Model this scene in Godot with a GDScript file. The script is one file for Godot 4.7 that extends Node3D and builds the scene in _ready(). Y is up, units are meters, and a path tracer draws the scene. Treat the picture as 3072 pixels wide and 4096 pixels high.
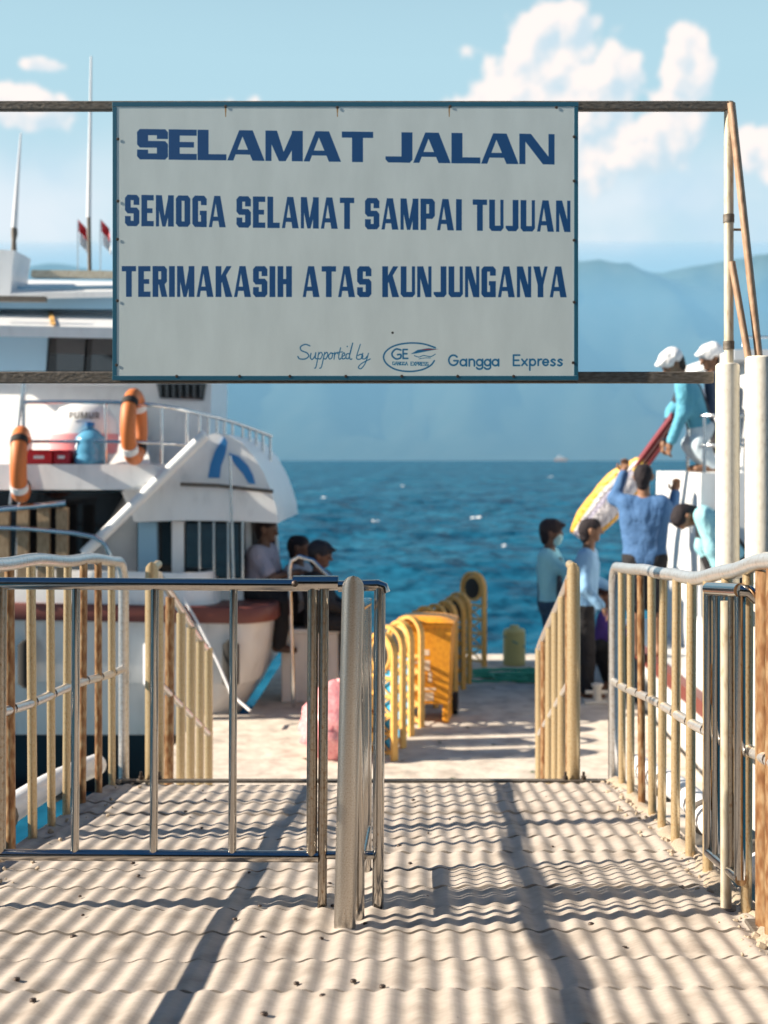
extends Node3D
# Jetty gangway with a farewell sign, two moored boats and a bay beyond. x right, y up, -z along the gangway. The pier top is y = 0.

const EYE := 2.3            # camera height over the pier
const SEA := -0.72
const RAMP_END := 6.1

var rng := RandomNumberGenerator.new()
var M := {}

# ------------------------------------------------------------------ mesh collecting
class MB:
	var v := PackedVector3Array()
	var n := PackedVector3Array()
	var c := PackedColorArray()
	var i := PackedInt32Array()
	var colored := false
	func tri(a: int, b: int, d: int) -> void:
		var g := (v[b] - v[a]).cross(v[d] - v[a])
		if g.dot(n[a] + n[b] + n[d]) > 0.0:
			i.append(a); i.append(d); i.append(b)
		else:
			i.append(a); i.append(b); i.append(d)
	func vert(p: Vector3, q: Vector3) -> int:
		v.append(p); n.append(q)
		return v.size() - 1
	func quad(a: Vector3, b: Vector3, d: Vector3, e: Vector3, q := Vector3.ZERO) -> void:
		if q == Vector3.ZERO:
			q = (b - a).cross(d - a).normalized()
		var k := v.size()
		for p in [a, b, d, e]:
			v.append(p); n.append(q)
		tri(k, k + 1, k + 2); tri(k, k + 2, k + 3)
	func box(at: Vector3, s: Vector3, b := Basis()) -> void:
		var h := s / 2.0
		for ax in 3:
			for sg in [-1.0, 1.0]:
				var q := Vector3.ZERO; q[ax] = sg
				var u := Vector3.ZERO; u[(ax + 1) % 3] = 1
				var w := Vector3.ZERO; w[(ax + 2) % 3] = 1
				var o := q * h
				u *= h; w *= h
				quad(at + b * (o - u - w), at + b * (o + u - w), at + b * (o + u + w), at + b * (o - u + w), (b * q).normalized())
	func bevel(at: Vector3, s: Vector3, r: float, b := Basis()) -> void:   # box with chamfered edges
		var h := s / 2.0
		for ax in 3:
			for sg in [-1.0, 1.0]:
				var q := Vector3.ZERO; q[ax] = sg
				var u := Vector3.ZERO; u[(ax + 1) % 3] = h[(ax + 1) % 3] - r
				var w := Vector3.ZERO; w[(ax + 2) % 3] = h[(ax + 2) % 3] - r
				var o := q * h
				quad(at + b * (o - u - w), at + b * (o + u - w), at + b * (o + u + w), at + b * (o - u + w), (b * q).normalized())
		for ax in 3:
			var a1 := (ax + 1) % 3
			var a2 := (ax + 2) % 3
			for s1 in [-1.0, 1.0]:
				for s2 in [-1.0, 1.0]:
					var l := Vector3.ZERO; l[ax] = h[ax] - r
					var p := Vector3.ZERO; p[a1] = s1 * h[a1]; p[a2] = s2 * (h[a2] - r)
					var q2 := Vector3.ZERO; q2[a1] = s1 * (h[a1] - r); q2[a2] = s2 * h[a2]
					var nn := Vector3.ZERO; nn[a1] = s1; nn[a2] = s2
					quad(at + b * (p - l), at + b * (p + l), at + b * (q2 + l), at + b * (q2 - l), (b * nn).normalized())
		for sx in [-1.0, 1.0]:
			for sy in [-1.0, 1.0]:
				for sz in [-1.0, 1.0]:
					var q3 := (b * Vector3(sx, sy, sz)).normalized()
					var k := vert(at + b * Vector3(sx * h.x, sy * (h.y - r), sz * (h.z - r)), q3)
					vert(at + b * Vector3(sx * (h.x - r), sy * h.y, sz * (h.z - r)), q3)
					vert(at + b * Vector3(sx * (h.x - r), sy * (h.y - r), sz * h.z), q3)
					tri(k, k + 1, k + 2)
	func tube(pts: Array, r, seg := 10, caps := true, closed := false) -> void:
		var m := pts.size()
		var up := Vector3.UP
		var d0: Vector3 = (pts[1] - pts[0]).normalized()
		if absf(d0.dot(up)) > 0.9: up = Vector3.RIGHT
		var side := d0.cross(up).normalized()
		var base := v.size()
		for k in m:
			var t: Vector3
			if closed: t = (pts[(k + 1) % m] - pts[(k - 1 + m) % m]).normalized()
			elif k == 0: t = d0
			elif k == m - 1: t = (pts[k] - pts[k - 1]).normalized()
			else: t = ((pts[k + 1] - pts[k]).normalized() + (pts[k] - pts[k - 1]).normalized()).normalized()
			side = (side - t * side.dot(t)).normalized()
			var w := t.cross(side)
			var rr: float = r[k] if r is Array else r
			for j in seg:
				var a := TAU * j / seg
				var q := side * cos(a) + w * sin(a)
				v.append(pts[k] + q * rr); n.append(q)
		for k in (m if closed else m - 1):
			for j in seg:
				var a := base + k * seg + j
				var b := base + k * seg + (j + 1) % seg
				var k2 := (k + 1) % m
				var d := base + k2 * seg + j
				var e := base + k2 * seg + (j + 1) % seg
				tri(a, b, e); tri(a, e, d)
		if caps and not closed:
			for end in [0, m - 1]:
				var t2: Vector3 = (pts[0] - pts[1]).normalized() if end == 0 else (pts[m - 1] - pts[m - 2]).normalized()
				var cc := vert(pts[end], t2)
				var ring := v.size()
				for j in seg:
					vert(v[base + end * seg + j], t2)
				for j in seg:
					tri(cc, ring + j, ring + (j + 1) % seg)
	func lathe(at: Vector3, prof: Array, seg := 20, b := Basis()) -> void:   # prof: [[radius, height], ...] from the bottom
		var base := v.size()
		var m := prof.size()
		for k in m:
			var p0 = prof[maxi(k - 1, 0)]
			var p1 = prof[mini(k + 1, m - 1)]
			var dr: float = p1[0] - p0[0]
			var dh: float = p1[1] - p0[1]
			for j in seg:
				var a := TAU * j / seg
				var o := Vector3(cos(a), 0, sin(a))
				v.append(at + b * (o * prof[k][0] + Vector3.UP * prof[k][1]))
				var q := o * dh - Vector3.UP * dr
				n.append((b * (q if q.length() > 1e-6 else Vector3.UP)).normalized())
		for k in m - 1:
			for j in seg:
				var a := base + k * seg + j
				var bb := base + k * seg + (j + 1) % seg
				tri(a, bb, bb + seg); tri(a, bb + seg, a + seg)
	func prism(poly: PackedVector2Array, z0: float, z1: float) -> void:   # polygon in x, y, from z0 back to z1
		var tr := Geometry2D.triangulate_polygon(poly)
		for z in [z0, z1]:
			var q := Vector3(0, 0, 1 if z == maxf(z0, z1) else -1)
			var k := v.size()
			for p in poly: vert(Vector3(p.x, p.y, z), q)
			for t in range(0, tr.size(), 3): tri(k + tr[t], k + tr[t + 1], k + tr[t + 2])
		var m := poly.size()
		var sgn := 1.0 if not Geometry2D.is_polygon_clockwise(poly) else -1.0
		var fn := []
		for k in m:
			var e := poly[(k + 1) % m] - poly[k]
			fn.append(Vector3(e.y, -e.x, 0).normalized() * sgn)
		for k in m:
			var k2 := (k + 1) % m
			var na: Vector3 = fn[k] + fn[(k - 1 + m) % m] if fn[k].dot(fn[(k - 1 + m) % m]) > 0.75 else fn[k]
			var nb: Vector3 = fn[k] + fn[k2] if fn[k].dot(fn[k2]) > 0.75 else fn[k]
			var s := vert(Vector3(poly[k].x, poly[k].y, z0), na.normalized())
			vert(Vector3(poly[k].x, poly[k].y, z1), na.normalized())
			vert(Vector3(poly[k2].x, poly[k2].y, z1), nb.normalized())
			vert(Vector3(poly[k2].x, poly[k2].y, z0), nb.normalized())
			tri(s, s + 1, s + 2); tri(s, s + 2, s + 3)
	func grid(nu: int, nv: int, f: Callable) -> void:      # smooth sheet, f(u index, v index) -> point
		var base := v.size()
		for a in nv:
			for b in nu:
				v.append(f.call(b, a)); n.append(Vector3.ZERO)
		for a in nv - 1:
			for b in nu - 1:
				var k := base + a * nu + b
				for t in [[k, k + 1, k + nu + 1], [k, k + nu + 1, k + nu]]:
					var g := (v[t[1]] - v[t[0]]).cross(v[t[2]] - v[t[0]])
					for x in t: n[x] += g
					i.append(t[0]); i.append(t[2]); i.append(t[1])
		for k in range(base, v.size()): n[k] = n[k].normalized()
	func mesh() -> ArrayMesh:
		var a := []
		a.resize(Mesh.ARRAY_MAX)
		a[Mesh.ARRAY_VERTEX] = v
		a[Mesh.ARRAY_NORMAL] = n
		if c.size() == v.size(): a[Mesh.ARRAY_COLOR] = c
		a[Mesh.ARRAY_INDEX] = i
		var m := ArrayMesh.new()
		m.add_surface_from_arrays(Mesh.PRIMITIVE_TRIANGLES, a)
		return m

func part(called: String, mb: MB, m: Material, parent: Node = self) -> MeshInstance3D:
	var o := MeshInstance3D.new()
	o.name = called
	o.mesh = mb.mesh()
	o.material_override = m
	parent.add_child(o, true)
	return o

func inst(called: String, mesh: Mesh, m: Material, parent: Node, t: Transform3D) -> MeshInstance3D:
	var o := MeshInstance3D.new()
	o.name = called
	o.mesh = mesh
	o.material_override = m
	o.transform = t
	parent.add_child(o, true)
	return o

var taken := {}
func numbered(called: String) -> String:
	var k: int = taken.get(called, 0)
	taken[called] = k + 1
	return called if k == 0 else "%s_%03d" % [called, k]

func thing(called: String, label: String, category: String, at := Vector3.ZERO, group := "", kind := "") -> Node3D:
	var o := Node3D.new()
	o.name = numbered(called)
	o.position = at
	add_child(o, true)
	o.set_meta("label", label)
	if category: o.set_meta("category", category)
	if group: o.set_meta("group", group)
	if kind: o.set_meta("kind", kind)
	return o

func structure(called: String, label: String) -> Node3D:
	return thing(called, label, called.replace("_", " "), Vector3.ZERO, "", "structure")

# a point d metres ahead, from its place in the survey sketch (sketch units: 2670 to the unit of slope)
func at(px: float, py: float, d: float) -> Vector3:
	return Vector3((px - 897.0) * d / 2670.0, EYE - (py - 993.0) * d / 2670.0, -d)

func deck_y(d: float) -> float:
	return 1.295 - 0.0944 * d

func poly_at(pts: Array, d: float) -> PackedVector2Array:
	var out := PackedVector2Array()
	for p in pts:
		var q := at(p[0], p[1], d)
		out.append(Vector2(q.x, q.y))
	return out

# ------------------------------------------------------------------ materials
func srgb(r: float, g: float, b: float) -> Color:
	return Color(r, g, b).linear_to_srgb()

func noise_tex(ramp: Array, freq: float, seed_: int, octaves := 4, normal := false, strength := 4.0, size := 512) -> NoiseTexture2D:
	var f := FastNoiseLite.new()
	f.seed = seed_
	f.frequency = freq
	f.noise_type = FastNoiseLite.TYPE_SIMPLEX_SMOOTH
	f.fractal_octaves = octaves
	var t := NoiseTexture2D.new()
	t.width = size; t.height = size
	t.seamless = true
	t.noise = f
	if normal:
		t.as_normal_map = true
		t.bump_strength = strength
	else:
		var g := Gradient.new()
		var off := PackedFloat32Array()
		var col := PackedColorArray()
		for r in ramp:
			off.append(r[0])
			var k: Color = r[1]
			col.append(k.linear_to_srgb())
		g.offsets = off
		g.colors = col
		t.color_ramp = g
	return t

func plain(r: float, g: float, b: float, rough := 0.6, metal := 0.0, spec := 0.5) -> StandardMaterial3D:
	var m := StandardMaterial3D.new()
	m.albedo_color = srgb(r, g, b)
	m.roughness = rough
	m.metallic = metal
	m.metallic_specular = spec
	return m

func grained(ramp: Array, scale: Vector3, rough: float, metal := 0.0, freq := 0.02, seed_ := 1, bump := 0.0, octaves := 4) -> StandardMaterial3D:
	var m := StandardMaterial3D.new()
	m.albedo_texture = noise_tex(ramp, freq, seed_, octaves)
	m.uv1_triplanar = true
	m.uv1_world_triplanar = true
	m.uv1_scale = scale
	m.roughness = rough
	m.metallic = metal
	if bump > 0.0:
		m.normal_enabled = true
		m.normal_texture = noise_tex([], freq, seed_ + 50, octaves, true, 6.0)
		m.normal_scale = bump
	return m

func materials() -> void:
	# galvanised posts, oxidised to cream with rust
	M.post = grained([[0.0, Color(0.22, 0.10, 0.04)], [0.22, Color(0.42, 0.26, 0.12)], [0.34, Color(0.53, 0.40, 0.23)], [0.7, Color(0.56, 0.44, 0.27)], [1.0, Color(0.60, 0.50, 0.35)]], Vector3(5, 2.2, 5), 0.36, 0.55, 0.05, 3, 0.0, 6)
	M.rust = grained([[0.0, Color(0.13, 0.05, 0.02)], [0.4, Color(0.27, 0.13, 0.055)], [0.65, Color(0.42, 0.27, 0.14)], [1.0, Color(0.55, 0.44, 0.30)]], Vector3(2.6, 0.8, 2.6), 0.42, 0.45, 0.03, 8, 0.0, 6)
	M.rail = grained([[0.0, Color(0.42, 0.36, 0.30)], [0.35, Color(0.62, 0.60, 0.58)], [1.0, Color(0.74, 0.74, 0.74)]], Vector3(2.5, 2.5, 2.5), 0.3, 0.7, 0.03, 12, 0.0, 5)
	M.steel = grained([[0.0, Color(0.25, 0.14, 0.07)], [0.16, Color(0.36, 0.30, 0.24)], [0.24, Color(0.43, 0.405, 0.375)], [1.0, Color(0.46, 0.44, 0.415)]], Vector3(3, 2.0, 3), 0.15, 1.0, 0.05, 21, 0.0, 5)
	M.steel_dark = grained([[0.0, Color(0.18, 0.09, 0.045)], [0.25, Color(0.28, 0.21, 0.15)], [0.36, Color(0.34, 0.30, 0.25)], [1.0, Color(0.37, 0.335, 0.295)]], Vector3(3, 2.0, 3), 0.24, 1.0, 0.05, 24, 0.0, 5)
	M.steel_worn = grained([[0.0, Color(0.28, 0.19, 0.12)], [0.3, Color(0.44, 0.40, 0.35)], [0.6, Color(0.50, 0.475, 0.44)], [1.0, Color(0.55, 0.53, 0.50)]], Vector3(6, 6, 6), 0.33, 1.0, 0.06, 27, 0.18, 4)
	# gangway sheets: beige grit coat with brushed lines and coarse wear
	var d := grained([[0.0, Color(0.31, 0.27, 0.235)], [0.4, Color(0.44, 0.39, 0.34)], [0.6, Color(0.475, 0.42, 0.37)], [1.0, Color(0.54, 0.48, 0.425)]], Vector3(0.8, 1.0, 7.0), 0.75, 0.0, 0.05, 31, 0.0, 5)
	d.detail_enabled = true
	d.detail_blend_mode = BaseMaterial3D.BLEND_MODE_MUL
	d.detail_uv_layer = BaseMaterial3D.DETAIL_UV_2
	d.uv2_triplanar = true
	d.uv2_world_triplanar = true
	d.uv2_scale = Vector3(0.9, 0.9, 0.9)
	d.detail_albedo = noise_tex([[0.0, Color(0.55, 0.52, 0.50)], [0.35, Color(0.85, 0.84, 0.82)], [0.55, Color(1, 1, 1)], [1.0, Color(1, 0.99, 0.97)]], 0.012, 33, 6)
	M.deck = d
	M.under = plain(0.03, 0.028, 0.026, 0.9)
	M.bolt = plain(0.08, 0.06, 0.05, 0.5, 0.6)
	var p := grained([[0.0, Color(0.38, 0.33, 0.28)], [0.4, Color(0.55, 0.49, 0.42)], [0.65, Color(0.62, 0.56, 0.48)], [1.0, Color(0.68, 0.62, 0.54)]], Vector3(0.35, 0.35, 0.35), 0.85, 0.0, 0.02, 41, 0.3, 6)
	M.pier = p
	M.pier_edge = grained([[0.0, Color(0.22, 0.20, 0.17)], [1.0, Color(0.48, 0.44, 0.38)]], Vector3(0.5, 0.5, 0.5), 0.9, 0.0, 0.03, 44, 0.4, 5)
	M.column = grained([[0.0, Color(0.50, 0.45, 0.37)], [0.2, Color(0.65, 0.61, 0.53)], [0.5, Color(0.70, 0.67, 0.59)], [1.0, Color(0.74, 0.71, 0.64)]], Vector3(2.2, 1.2, 2.2), 0.7, 0.0, 0.04, 47, 0.08, 6)
	M.pvc = plain(0.70, 0.71, 0.74, 0.35)
	M.bar = grained([[0.0, Color(0.08, 0.065, 0.05)], [0.5, Color(0.14, 0.12, 0.10)], [1.0, Color(0.21, 0.185, 0.16)]], Vector3(1.2, 4, 4), 0.6, 0.35, 0.04, 51, 0.2, 5)
	M.pole = grained([[0.0, Color(0.30, 0.22, 0.13)], [0.4, Color(0.50, 0.45, 0.35)], [1.0, Color(0.58, 0.54, 0.46)]], Vector3(3, 0.8, 3), 0.55, 0.2, 0.03, 55, 0.05, 5)
	M.brace = grained([[0.0, Color(0.22, 0.13, 0.08)], [0.5, Color(0.40, 0.26, 0.17)], [1.0, Color(0.48, 0.34, 0.24)]], Vector3(3, 0.8, 3), 0.6, 0.1, 0.03, 58, 0.2, 5)
	M.border = plain(0.012, 0.105, 0.17, 0.45)
	M.white = grained([[0.0, Color(0.66, 0.67, 0.68)], [0.35, Color(0.77, 0.78, 0.79)], [1.0, Color(0.82, 0.83, 0.84)]], Vector3(0.6, 0.25, 0.6), 0.3, 0.0, 0.02, 61)
	M.hull = grained([[0.0, Color(0.40, 0.38, 0.37)], [0.3, Color(0.60, 0.59, 0.58)], [1.0, Color(0.70, 0.69, 0.68)]], Vector3(0.5, 0.16, 0.5), 0.35, 0.0, 0.02, 64)
	M.boot = plain(0.012, 0.012, 0.016, 0.4)
	M.rub = plain(0.16, 0.045, 0.035, 0.5)
	M.black = plain(0.008, 0.009, 0.011, 0.12)
	M.glass = plain(0.012, 0.015, 0.02, 0.04, 0.0, 0.8)
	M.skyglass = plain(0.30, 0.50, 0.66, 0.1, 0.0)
	M.blue = plain(0.03, 0.20, 0.48, 0.4)
	M.chrome = plain(0.66, 0.67, 0.68, 0.12, 1.0)
	M.orange = grained([[0.0, Color(0.50, 0.13, 0.03)], [1.0, Color(0.66, 0.20, 0.05)]], Vector3(3, 3, 3), 0.55, 0.0, 0.03, 71)
	M.red = plain(0.62, 0.02, 0.03, 0.4)
	M.red_dark = plain(0.42, 0.015, 0.03, 0.4)
	M.cloth_white = plain(0.75, 0.75, 0.76, 0.85)
	M.yellow = grained([[0.0, Color(0.52, 0.26, 0.05)], [0.5, Color(0.70, 0.39, 0.10)], [1.0, Color(0.74, 0.46, 0.16)]], Vector3(2, 1, 2), 0.5, 0.0, 0.03, 74)
	M.bin = grained([[0.0, Color(0.60, 0.22, 0.02)], [0.5, Color(0.80, 0.33, 0.02)], [1.0, Color(0.84, 0.38, 0.03)]], Vector3(1.5, 1, 1.5), 0.45, 0.0, 0.03, 77)
	M.sheet_blue = plain(0.05, 0.38, 0.66, 0.4)
	M.rubber = plain(0.015, 0.014, 0.013, 0.8)
	M.wood = grained([[0.0, Color(0.20, 0.13, 0.07)], [1.0, Color(0.42, 0.31, 0.20)]], Vector3(3, 0.6, 3), 0.7, 0.0, 0.03, 80)
	M.grit = grained([[0.0, Color(0.22, 0.17, 0.12)], [1.0, Color(0.58, 0.49, 0.38)]], Vector3(6, 6, 6), 0.9, 0.0, 0.05, 83)

# ------------------------------------------------------------------ sky
func make_sky() -> Image:
	var W := 3072
	var H := 1536
	var im := Image.create_empty(W, H, false, Image.FORMAT_RGBF)
	var billow := FastNoiseLite.new()
	billow.seed = 11; billow.frequency = 16.0; billow.fractal_octaves = 5; billow.fractal_gain = 0.52; billow.noise_type = FastNoiseLite.TYPE_SIMPLEX_SMOOTH
	billow.fractal_type = FastNoiseLite.FRACTAL_RIDGED
	var puff := FastNoiseLite.new()
	puff.seed = 19; puff.frequency = 24.0; puff.fractal_octaves = 5; puff.noise_type = FastNoiseLite.TYPE_SIMPLEX_SMOOTH
	var veil := FastNoiseLite.new()
	veil.seed = 17; veil.frequency = 3.2; veil.fractal_octaves = 6; veil.noise_type = FastNoiseLite.TYPE_SIMPLEX_SMOOTH
	# cumulus: azimuth, elevation, half width, half height (degrees)
	var heaps := [[3.0, 14.2, 1.9, 1.9], [4.6, 15.8, 2.0, 2.6], [5.6, 18.0, 1.5, 2.0], [7.0, 16.2, 2.2, 3.0], [7.6, 18.4, 1.2, 1.4], [9.0, 16.6, 1.4, 2.2], [6.0, 14.0, 4.6, 2.2], [12.3, 17.1, 1.0, 1.9], [11.9, 15.0, 1.3, 1.6],
		[-8.0, 15.2, 1.1, 0.7], [-16.8, 17.0, 0.9, 0.3], [-17.8, 15.2, 1.8, 0.8], [16.8, 13.4, 2.2, 1.2], [10.0, 13.4, 1.8, 0.8]]
	for k in 46:      # the same kind of cloud goes on all round the horizon
		var az := 24.0 + 312.0 * k / 46.0 + rng.randf_range(-3, 3)
		var e0 := rng.randf_range(12.5, 17.0)
		for j in 3:
			heaps.append([az + rng.randf_range(-2.4, 2.4), e0 + rng.randf_range(-1.5, 1.5), rng.randf_range(0.9, 2.4), rng.randf_range(0.7, 2.0)])
	for h in heaps:
		if h[0] > 180.0: h[0] -= 360.0
	var zen := Vector3(0.010, 0.042, 0.115)
	var mid := Vector3(0.213, 0.325, 0.378)
	var low := Vector3(0.295, 0.385, 0.43)
	for y in H:
		var e := 90.0 - (y + 0.5) / H * 180.0
		var base: Vector3
		if e < 0.0: base = Vector3(0.10, 0.14, 0.17)
		elif e < 18.0: base = low.lerp(mid, smoothstep(0.0, 18.0, e))
		else: base = mid.lerp(zen, smoothstep(17.0, 38.0, e))
		if e > 24.0 or e < -1.0:
			im.fill_rect(Rect2i(0, y, W, 1), Color(base.x, base.y, base.z))
			continue
		var near := []
		for h in heaps:
			if absf(e - h[1]) < h[3] * 2.0 + 0.6: near.append(h)
		for x in W:
			var az := (x + 0.5) / W * 360.0
			if az > 180.0: az -= 360.0
			var dir := Vector3(sin(deg_to_rad(az)), e * 0.0175, -cos(deg_to_rad(az)))
			var c := base
			# ragged veil below the cumulus
			var vl := veil.get_noise_3dv(Vector3(dir.x, dir.y * 2.0, dir.z)) * 0.5 + 0.5
			var hz := smoothstep(0.24, 0.66, vl) * (1.0 - smoothstep(11.5, 16.0, e + 5.0 * (vl - 0.5)))
			c = c.lerp(Vector3(0.365, 0.405, 0.44).lerp(Vector3(0.265, 0.35, 0.42), smoothstep(0.4, 0.75, veil.get_noise_3dv(dir * 1.7 + Vector3(3, 1, 2)) * 0.5 + 0.5)), clampf(hz * 0.92, 0, 1))
			var dens := -9.0
			var lit := 0.0
			for h in near:
				var dx: float = az - h[0]
				if absf(dx) > h[2] * 2.0 + 0.6: continue
				var qx: float = dx / h[2]
				var qy: float = (e - h[1]) / h[3]
				var q := 1.0 - sqrt(qx * qx + qy * qy)
				if q > dens:
					dens = q
					lit = qy * 0.35 - qx * 0.3
			if dens > -0.7:
				var bl := billow.get_noise_3dv(dir)
				var pn := puff.get_noise_3dv(dir)
				var a := smoothstep(-0.10, 0.26, dens * 0.95 + bl * 0.35 + pn * 0.7 + 0.04)
				a *= smoothstep(9.5, 13.5, e + pn * 2.0)
				var up := puff.get_noise_3dv(dir + Vector3(-0.008, 0.009, 0.0))
				lit = clampf(0.62 + lit + (pn - up) * 1.3 + bl * 0.15, 0.0, 1.0)
				var cc := Vector3(0.285, 0.355, 0.40).lerp(Vector3(0.49, 0.445, 0.425), lit)
				c = c.lerp(cc, a * 0.96)
			im.set_pixel(x, y, Color(c.x, c.y, c.z))
	return im

# ------------------------------------------------------------------ lettering of the board
func convex(im: Image, pts: Array, col: Color) -> void:
	var lo := Vector2(1e9, 1e9)
	var hi := Vector2(-1e9, -1e9)
	var area := 0.0
	for k in pts.size():
		lo = lo.min(pts[k]); hi = hi.max(pts[k])
		area += pts[k].cross(pts[(k + 1) % pts.size()])
	var edges := []
	for k in pts.size():
		var e: Vector2 = (pts[(k + 1) % pts.size()] - pts[k]).normalized()
		var q := Vector2(e.y, -e.x) * (1.0 if area > 0 else -1.0)
		edges.append([q, q.dot(pts[k])])
	for y in range(maxi(0, int(lo.y) - 1), mini(im.get_height(), int(hi.y) + 2)):
		for x in range(maxi(0, int(lo.x) - 1), mini(im.get_width(), int(hi.x) + 2)):
			var s := -1e9
			for e in edges: s = maxf(s, e[0].x * (x + 0.5) + e[0].y * (y + 0.5) - e[1])
			if s < 0.5:
				var a := clampf(0.5 - s, 0, 1)
				im.set_pixel(x, y, im.get_pixel(x, y).lerp(col, a))

func stroke(im: Image, pts: Array, w: float, col: Color) -> void:
	for k in pts.size() - 1:
		var a: Vector2 = pts[k]
		var b: Vector2 = pts[k + 1]
		var lo := a.min(b) - Vector2(w, w)
		var hi := a.max(b) + Vector2(w, w)
		for y in range(maxi(0, int(lo.y) - 1), mini(im.get_height(), int(hi.y) + 2)):
			for x in range(maxi(0, int(lo.x) - 1), mini(im.get_width(), int(hi.x) + 2)):
				var p := Vector2(x + 0.5, y + 0.5)
				var s := p.distance_to(Geometry2D.get_closest_point_to_segment(p, a, b)) - w / 2.0
				if s < 0.5:
					im.set_pixel(x, y, im.get_pixel(x, y).lerp(col, clampf(0.5 - s, 0, 1)))

func rc(x0: float, y0: float, x1: float, y1: float, cut := "", c := 0.0) -> Array:   # rectangle with chamfered corners: 1 lower left, 2 lower right, 3 upper right, 4 upper left
	var o := []
	if "1" in cut: o += [Vector2(x0, y0 + c), Vector2(x0 + c, y0)]
	else: o += [Vector2(x0, y0)]
	if "2" in cut: o += [Vector2(x1 - c, y0), Vector2(x1, y0 + c)]
	else: o += [Vector2(x1, y0)]
	if "3" in cut: o += [Vector2(x1, y1 - c), Vector2(x1 - c, y1)]
	else: o += [Vector2(x1, y1)]
	if "4" in cut: o += [Vector2(x0 + c, y1), Vector2(x0, y1 - c)]
	else: o += [Vector2(x0, y1)]
	return o

func glyph(ch: String, w: float, V: float, h: float) -> Array:
	var t := V * 0.55
	var c := 0.10
	match ch:
		"E": return [rc(0, 0, V, 1), rc(0, 1 - h, w, 1), rc(0, .5 - h * .45, w * .9, .5 + h * .45), rc(0, 0, w, h)]
		"L": return [rc(0, 0, V, 1), rc(0, 0, w, h)]
		"T": return [rc(0, 1 - h, w, 1), rc(w / 2 - V / 2, 0, w / 2 + V / 2, 1)]
		"I": return [rc(0, 0, V, 1)]
		"H": return [rc(0, 0, V, 1), rc(w - V, 0, w, 1), rc(0, .5 - h / 2, w, .5 + h / 2)]
		"S": return [rc(0, .42, V, 1, "14", c), rc(0, 1 - h, w, 1, "34", c), rc(0, .5 - h * .55, w, .5 + h * .55, "13", c), rc(w - V, 0, w, .58, "23", c), rc(0, 0, w, h, "12", c), rc(w - V, .68, w, 1, "3", c), rc(0, 0, V, .32, "1", c)]
		"O": return [rc(0, 0, V, 1, "14", c), rc(w - V, 0, w, 1, "23", c), rc(0, 0, w, h, "12", c), rc(0, 1 - h, w, 1, "34", c)]
		"G": return [rc(0, 0, V, 1, "14", c), rc(0, 0, w, h, "12", c), rc(0, 1 - h, w, 1, "34", c), rc(w - V, 0, w, .52), rc(w * .52, .52 - h * .8, w, .52), rc(w - V, .7, w, 1, "3", c)]
		"U": return [rc(0, 0, V, 1, "1", c), rc(w - t, 0, w, 1, "2", c), rc(0, 0, w, h, "12", c)]
		"J": return [rc(w - V, 0, w, 1, "2", c), rc(0, 0, w, h, "12", c)]
		"P": return [rc(0, 0, V, 1), rc(0, 1 - h, w, 1, "3", c), rc(0, .36, w, .36 + h, "2", c), rc(w - V, .36, w, 1, "23", c)]
		"R": return [rc(0, 0, V, 1), rc(0, 1 - h, w, 1, "3", c), rc(0, .40, w, .40 + h, "2", c), rc(w - V, .40, w, 1, "23", c), [Vector2(w * .42, .45), Vector2(w * .42 + V, .45), Vector2(w * 1.03, 0), Vector2(w * 1.03 - V, 0)]]
		"A": return [[Vector2(0, 0), Vector2(t, 0), Vector2(w * .47, 1), Vector2(w * .32, 1)], [Vector2(w - V * 1.1, 0), Vector2(w, 0), Vector2(w * .68, 1), Vector2(w * .34, 1)], rc(w * .15, .2, w * .8, .2 + h * .8)]
		"M": return [rc(0, 0, t, 1), rc(w - V, 0, w, 1), [Vector2(0, 1), Vector2(V * 1.05, 1), Vector2(w * .54, .1), Vector2(w * .46, 0), Vector2(w * .36, 0)], [Vector2(w, 1), Vector2(w - V * .9, 1), Vector2(w * .38, 0), Vector2(w * .54, 0)]]
		"N": return [rc(0, 0, t, 1), rc(w - t, 0, w, 1), [Vector2(0, 1), Vector2(V * 1.05, 1), Vector2(w, 0), Vector2(w - V * 1.05, 0)]]
		"K": return [rc(0, 0, V, 1), [Vector2(V * .9, .42), Vector2(V * .9, .66), Vector2(w * .66, 1), Vector2(w * .98, 1)], [Vector2(w * .36, .58), Vector2(w * .62, .74), Vector2(w * 1.03, 0), Vector2(w * 1.03 - V * 1.2, 0)]]
		"Y": return [[Vector2(0, 1), Vector2(V * 1.1, 1), Vector2(w / 2 + V / 2, .4), Vector2(w / 2 - V / 2, .4)], [Vector2(w, 1), Vector2(w - t, 1), Vector2(w / 2, .4), Vector2(w / 2 + V / 2, .4)], rc(w / 2 - V / 2, 0, w / 2 + V / 2, .45)]
	return []

func text_line(im: Image, txt: String, x0: float, x1: float, ytop: float, ht: float, slope: float, wide: Dictionary, dw: float, V: float, h: float, gap: float, space: float, col: Color) -> void:
	var total := 0.0
	for ch in txt: total += space if ch == " " else float(wide.get(ch, dw)) + gap
	total -= gap
	var k := (x1 - x0) / total
	var x := x0
	for ch in txt:
		if ch == " ":
			x += space * k
			continue
		var w: float = wide.get(ch, dw)
		for poly in glyph(ch, w, V, h):
			var pts := []
			for p in poly:
				var px: float = x + p.x * k
				pts.append(Vector2(px, ytop + ht * (1.0 - p.y) + (px - x0) * slope))
			convex(im, pts, col)
		x += (w + gap) * k

func arc(c: Vector2, rx: float, ry: float, a0: float, a1: float, n := 14) -> Array:
	var o := []
	for k in n + 1:
		var a := deg_to_rad(a0 + (a1 - a0) * k / n)
		o.append(c + Vector2(cos(a) * rx, -sin(a) * ry))
	return o

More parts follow.
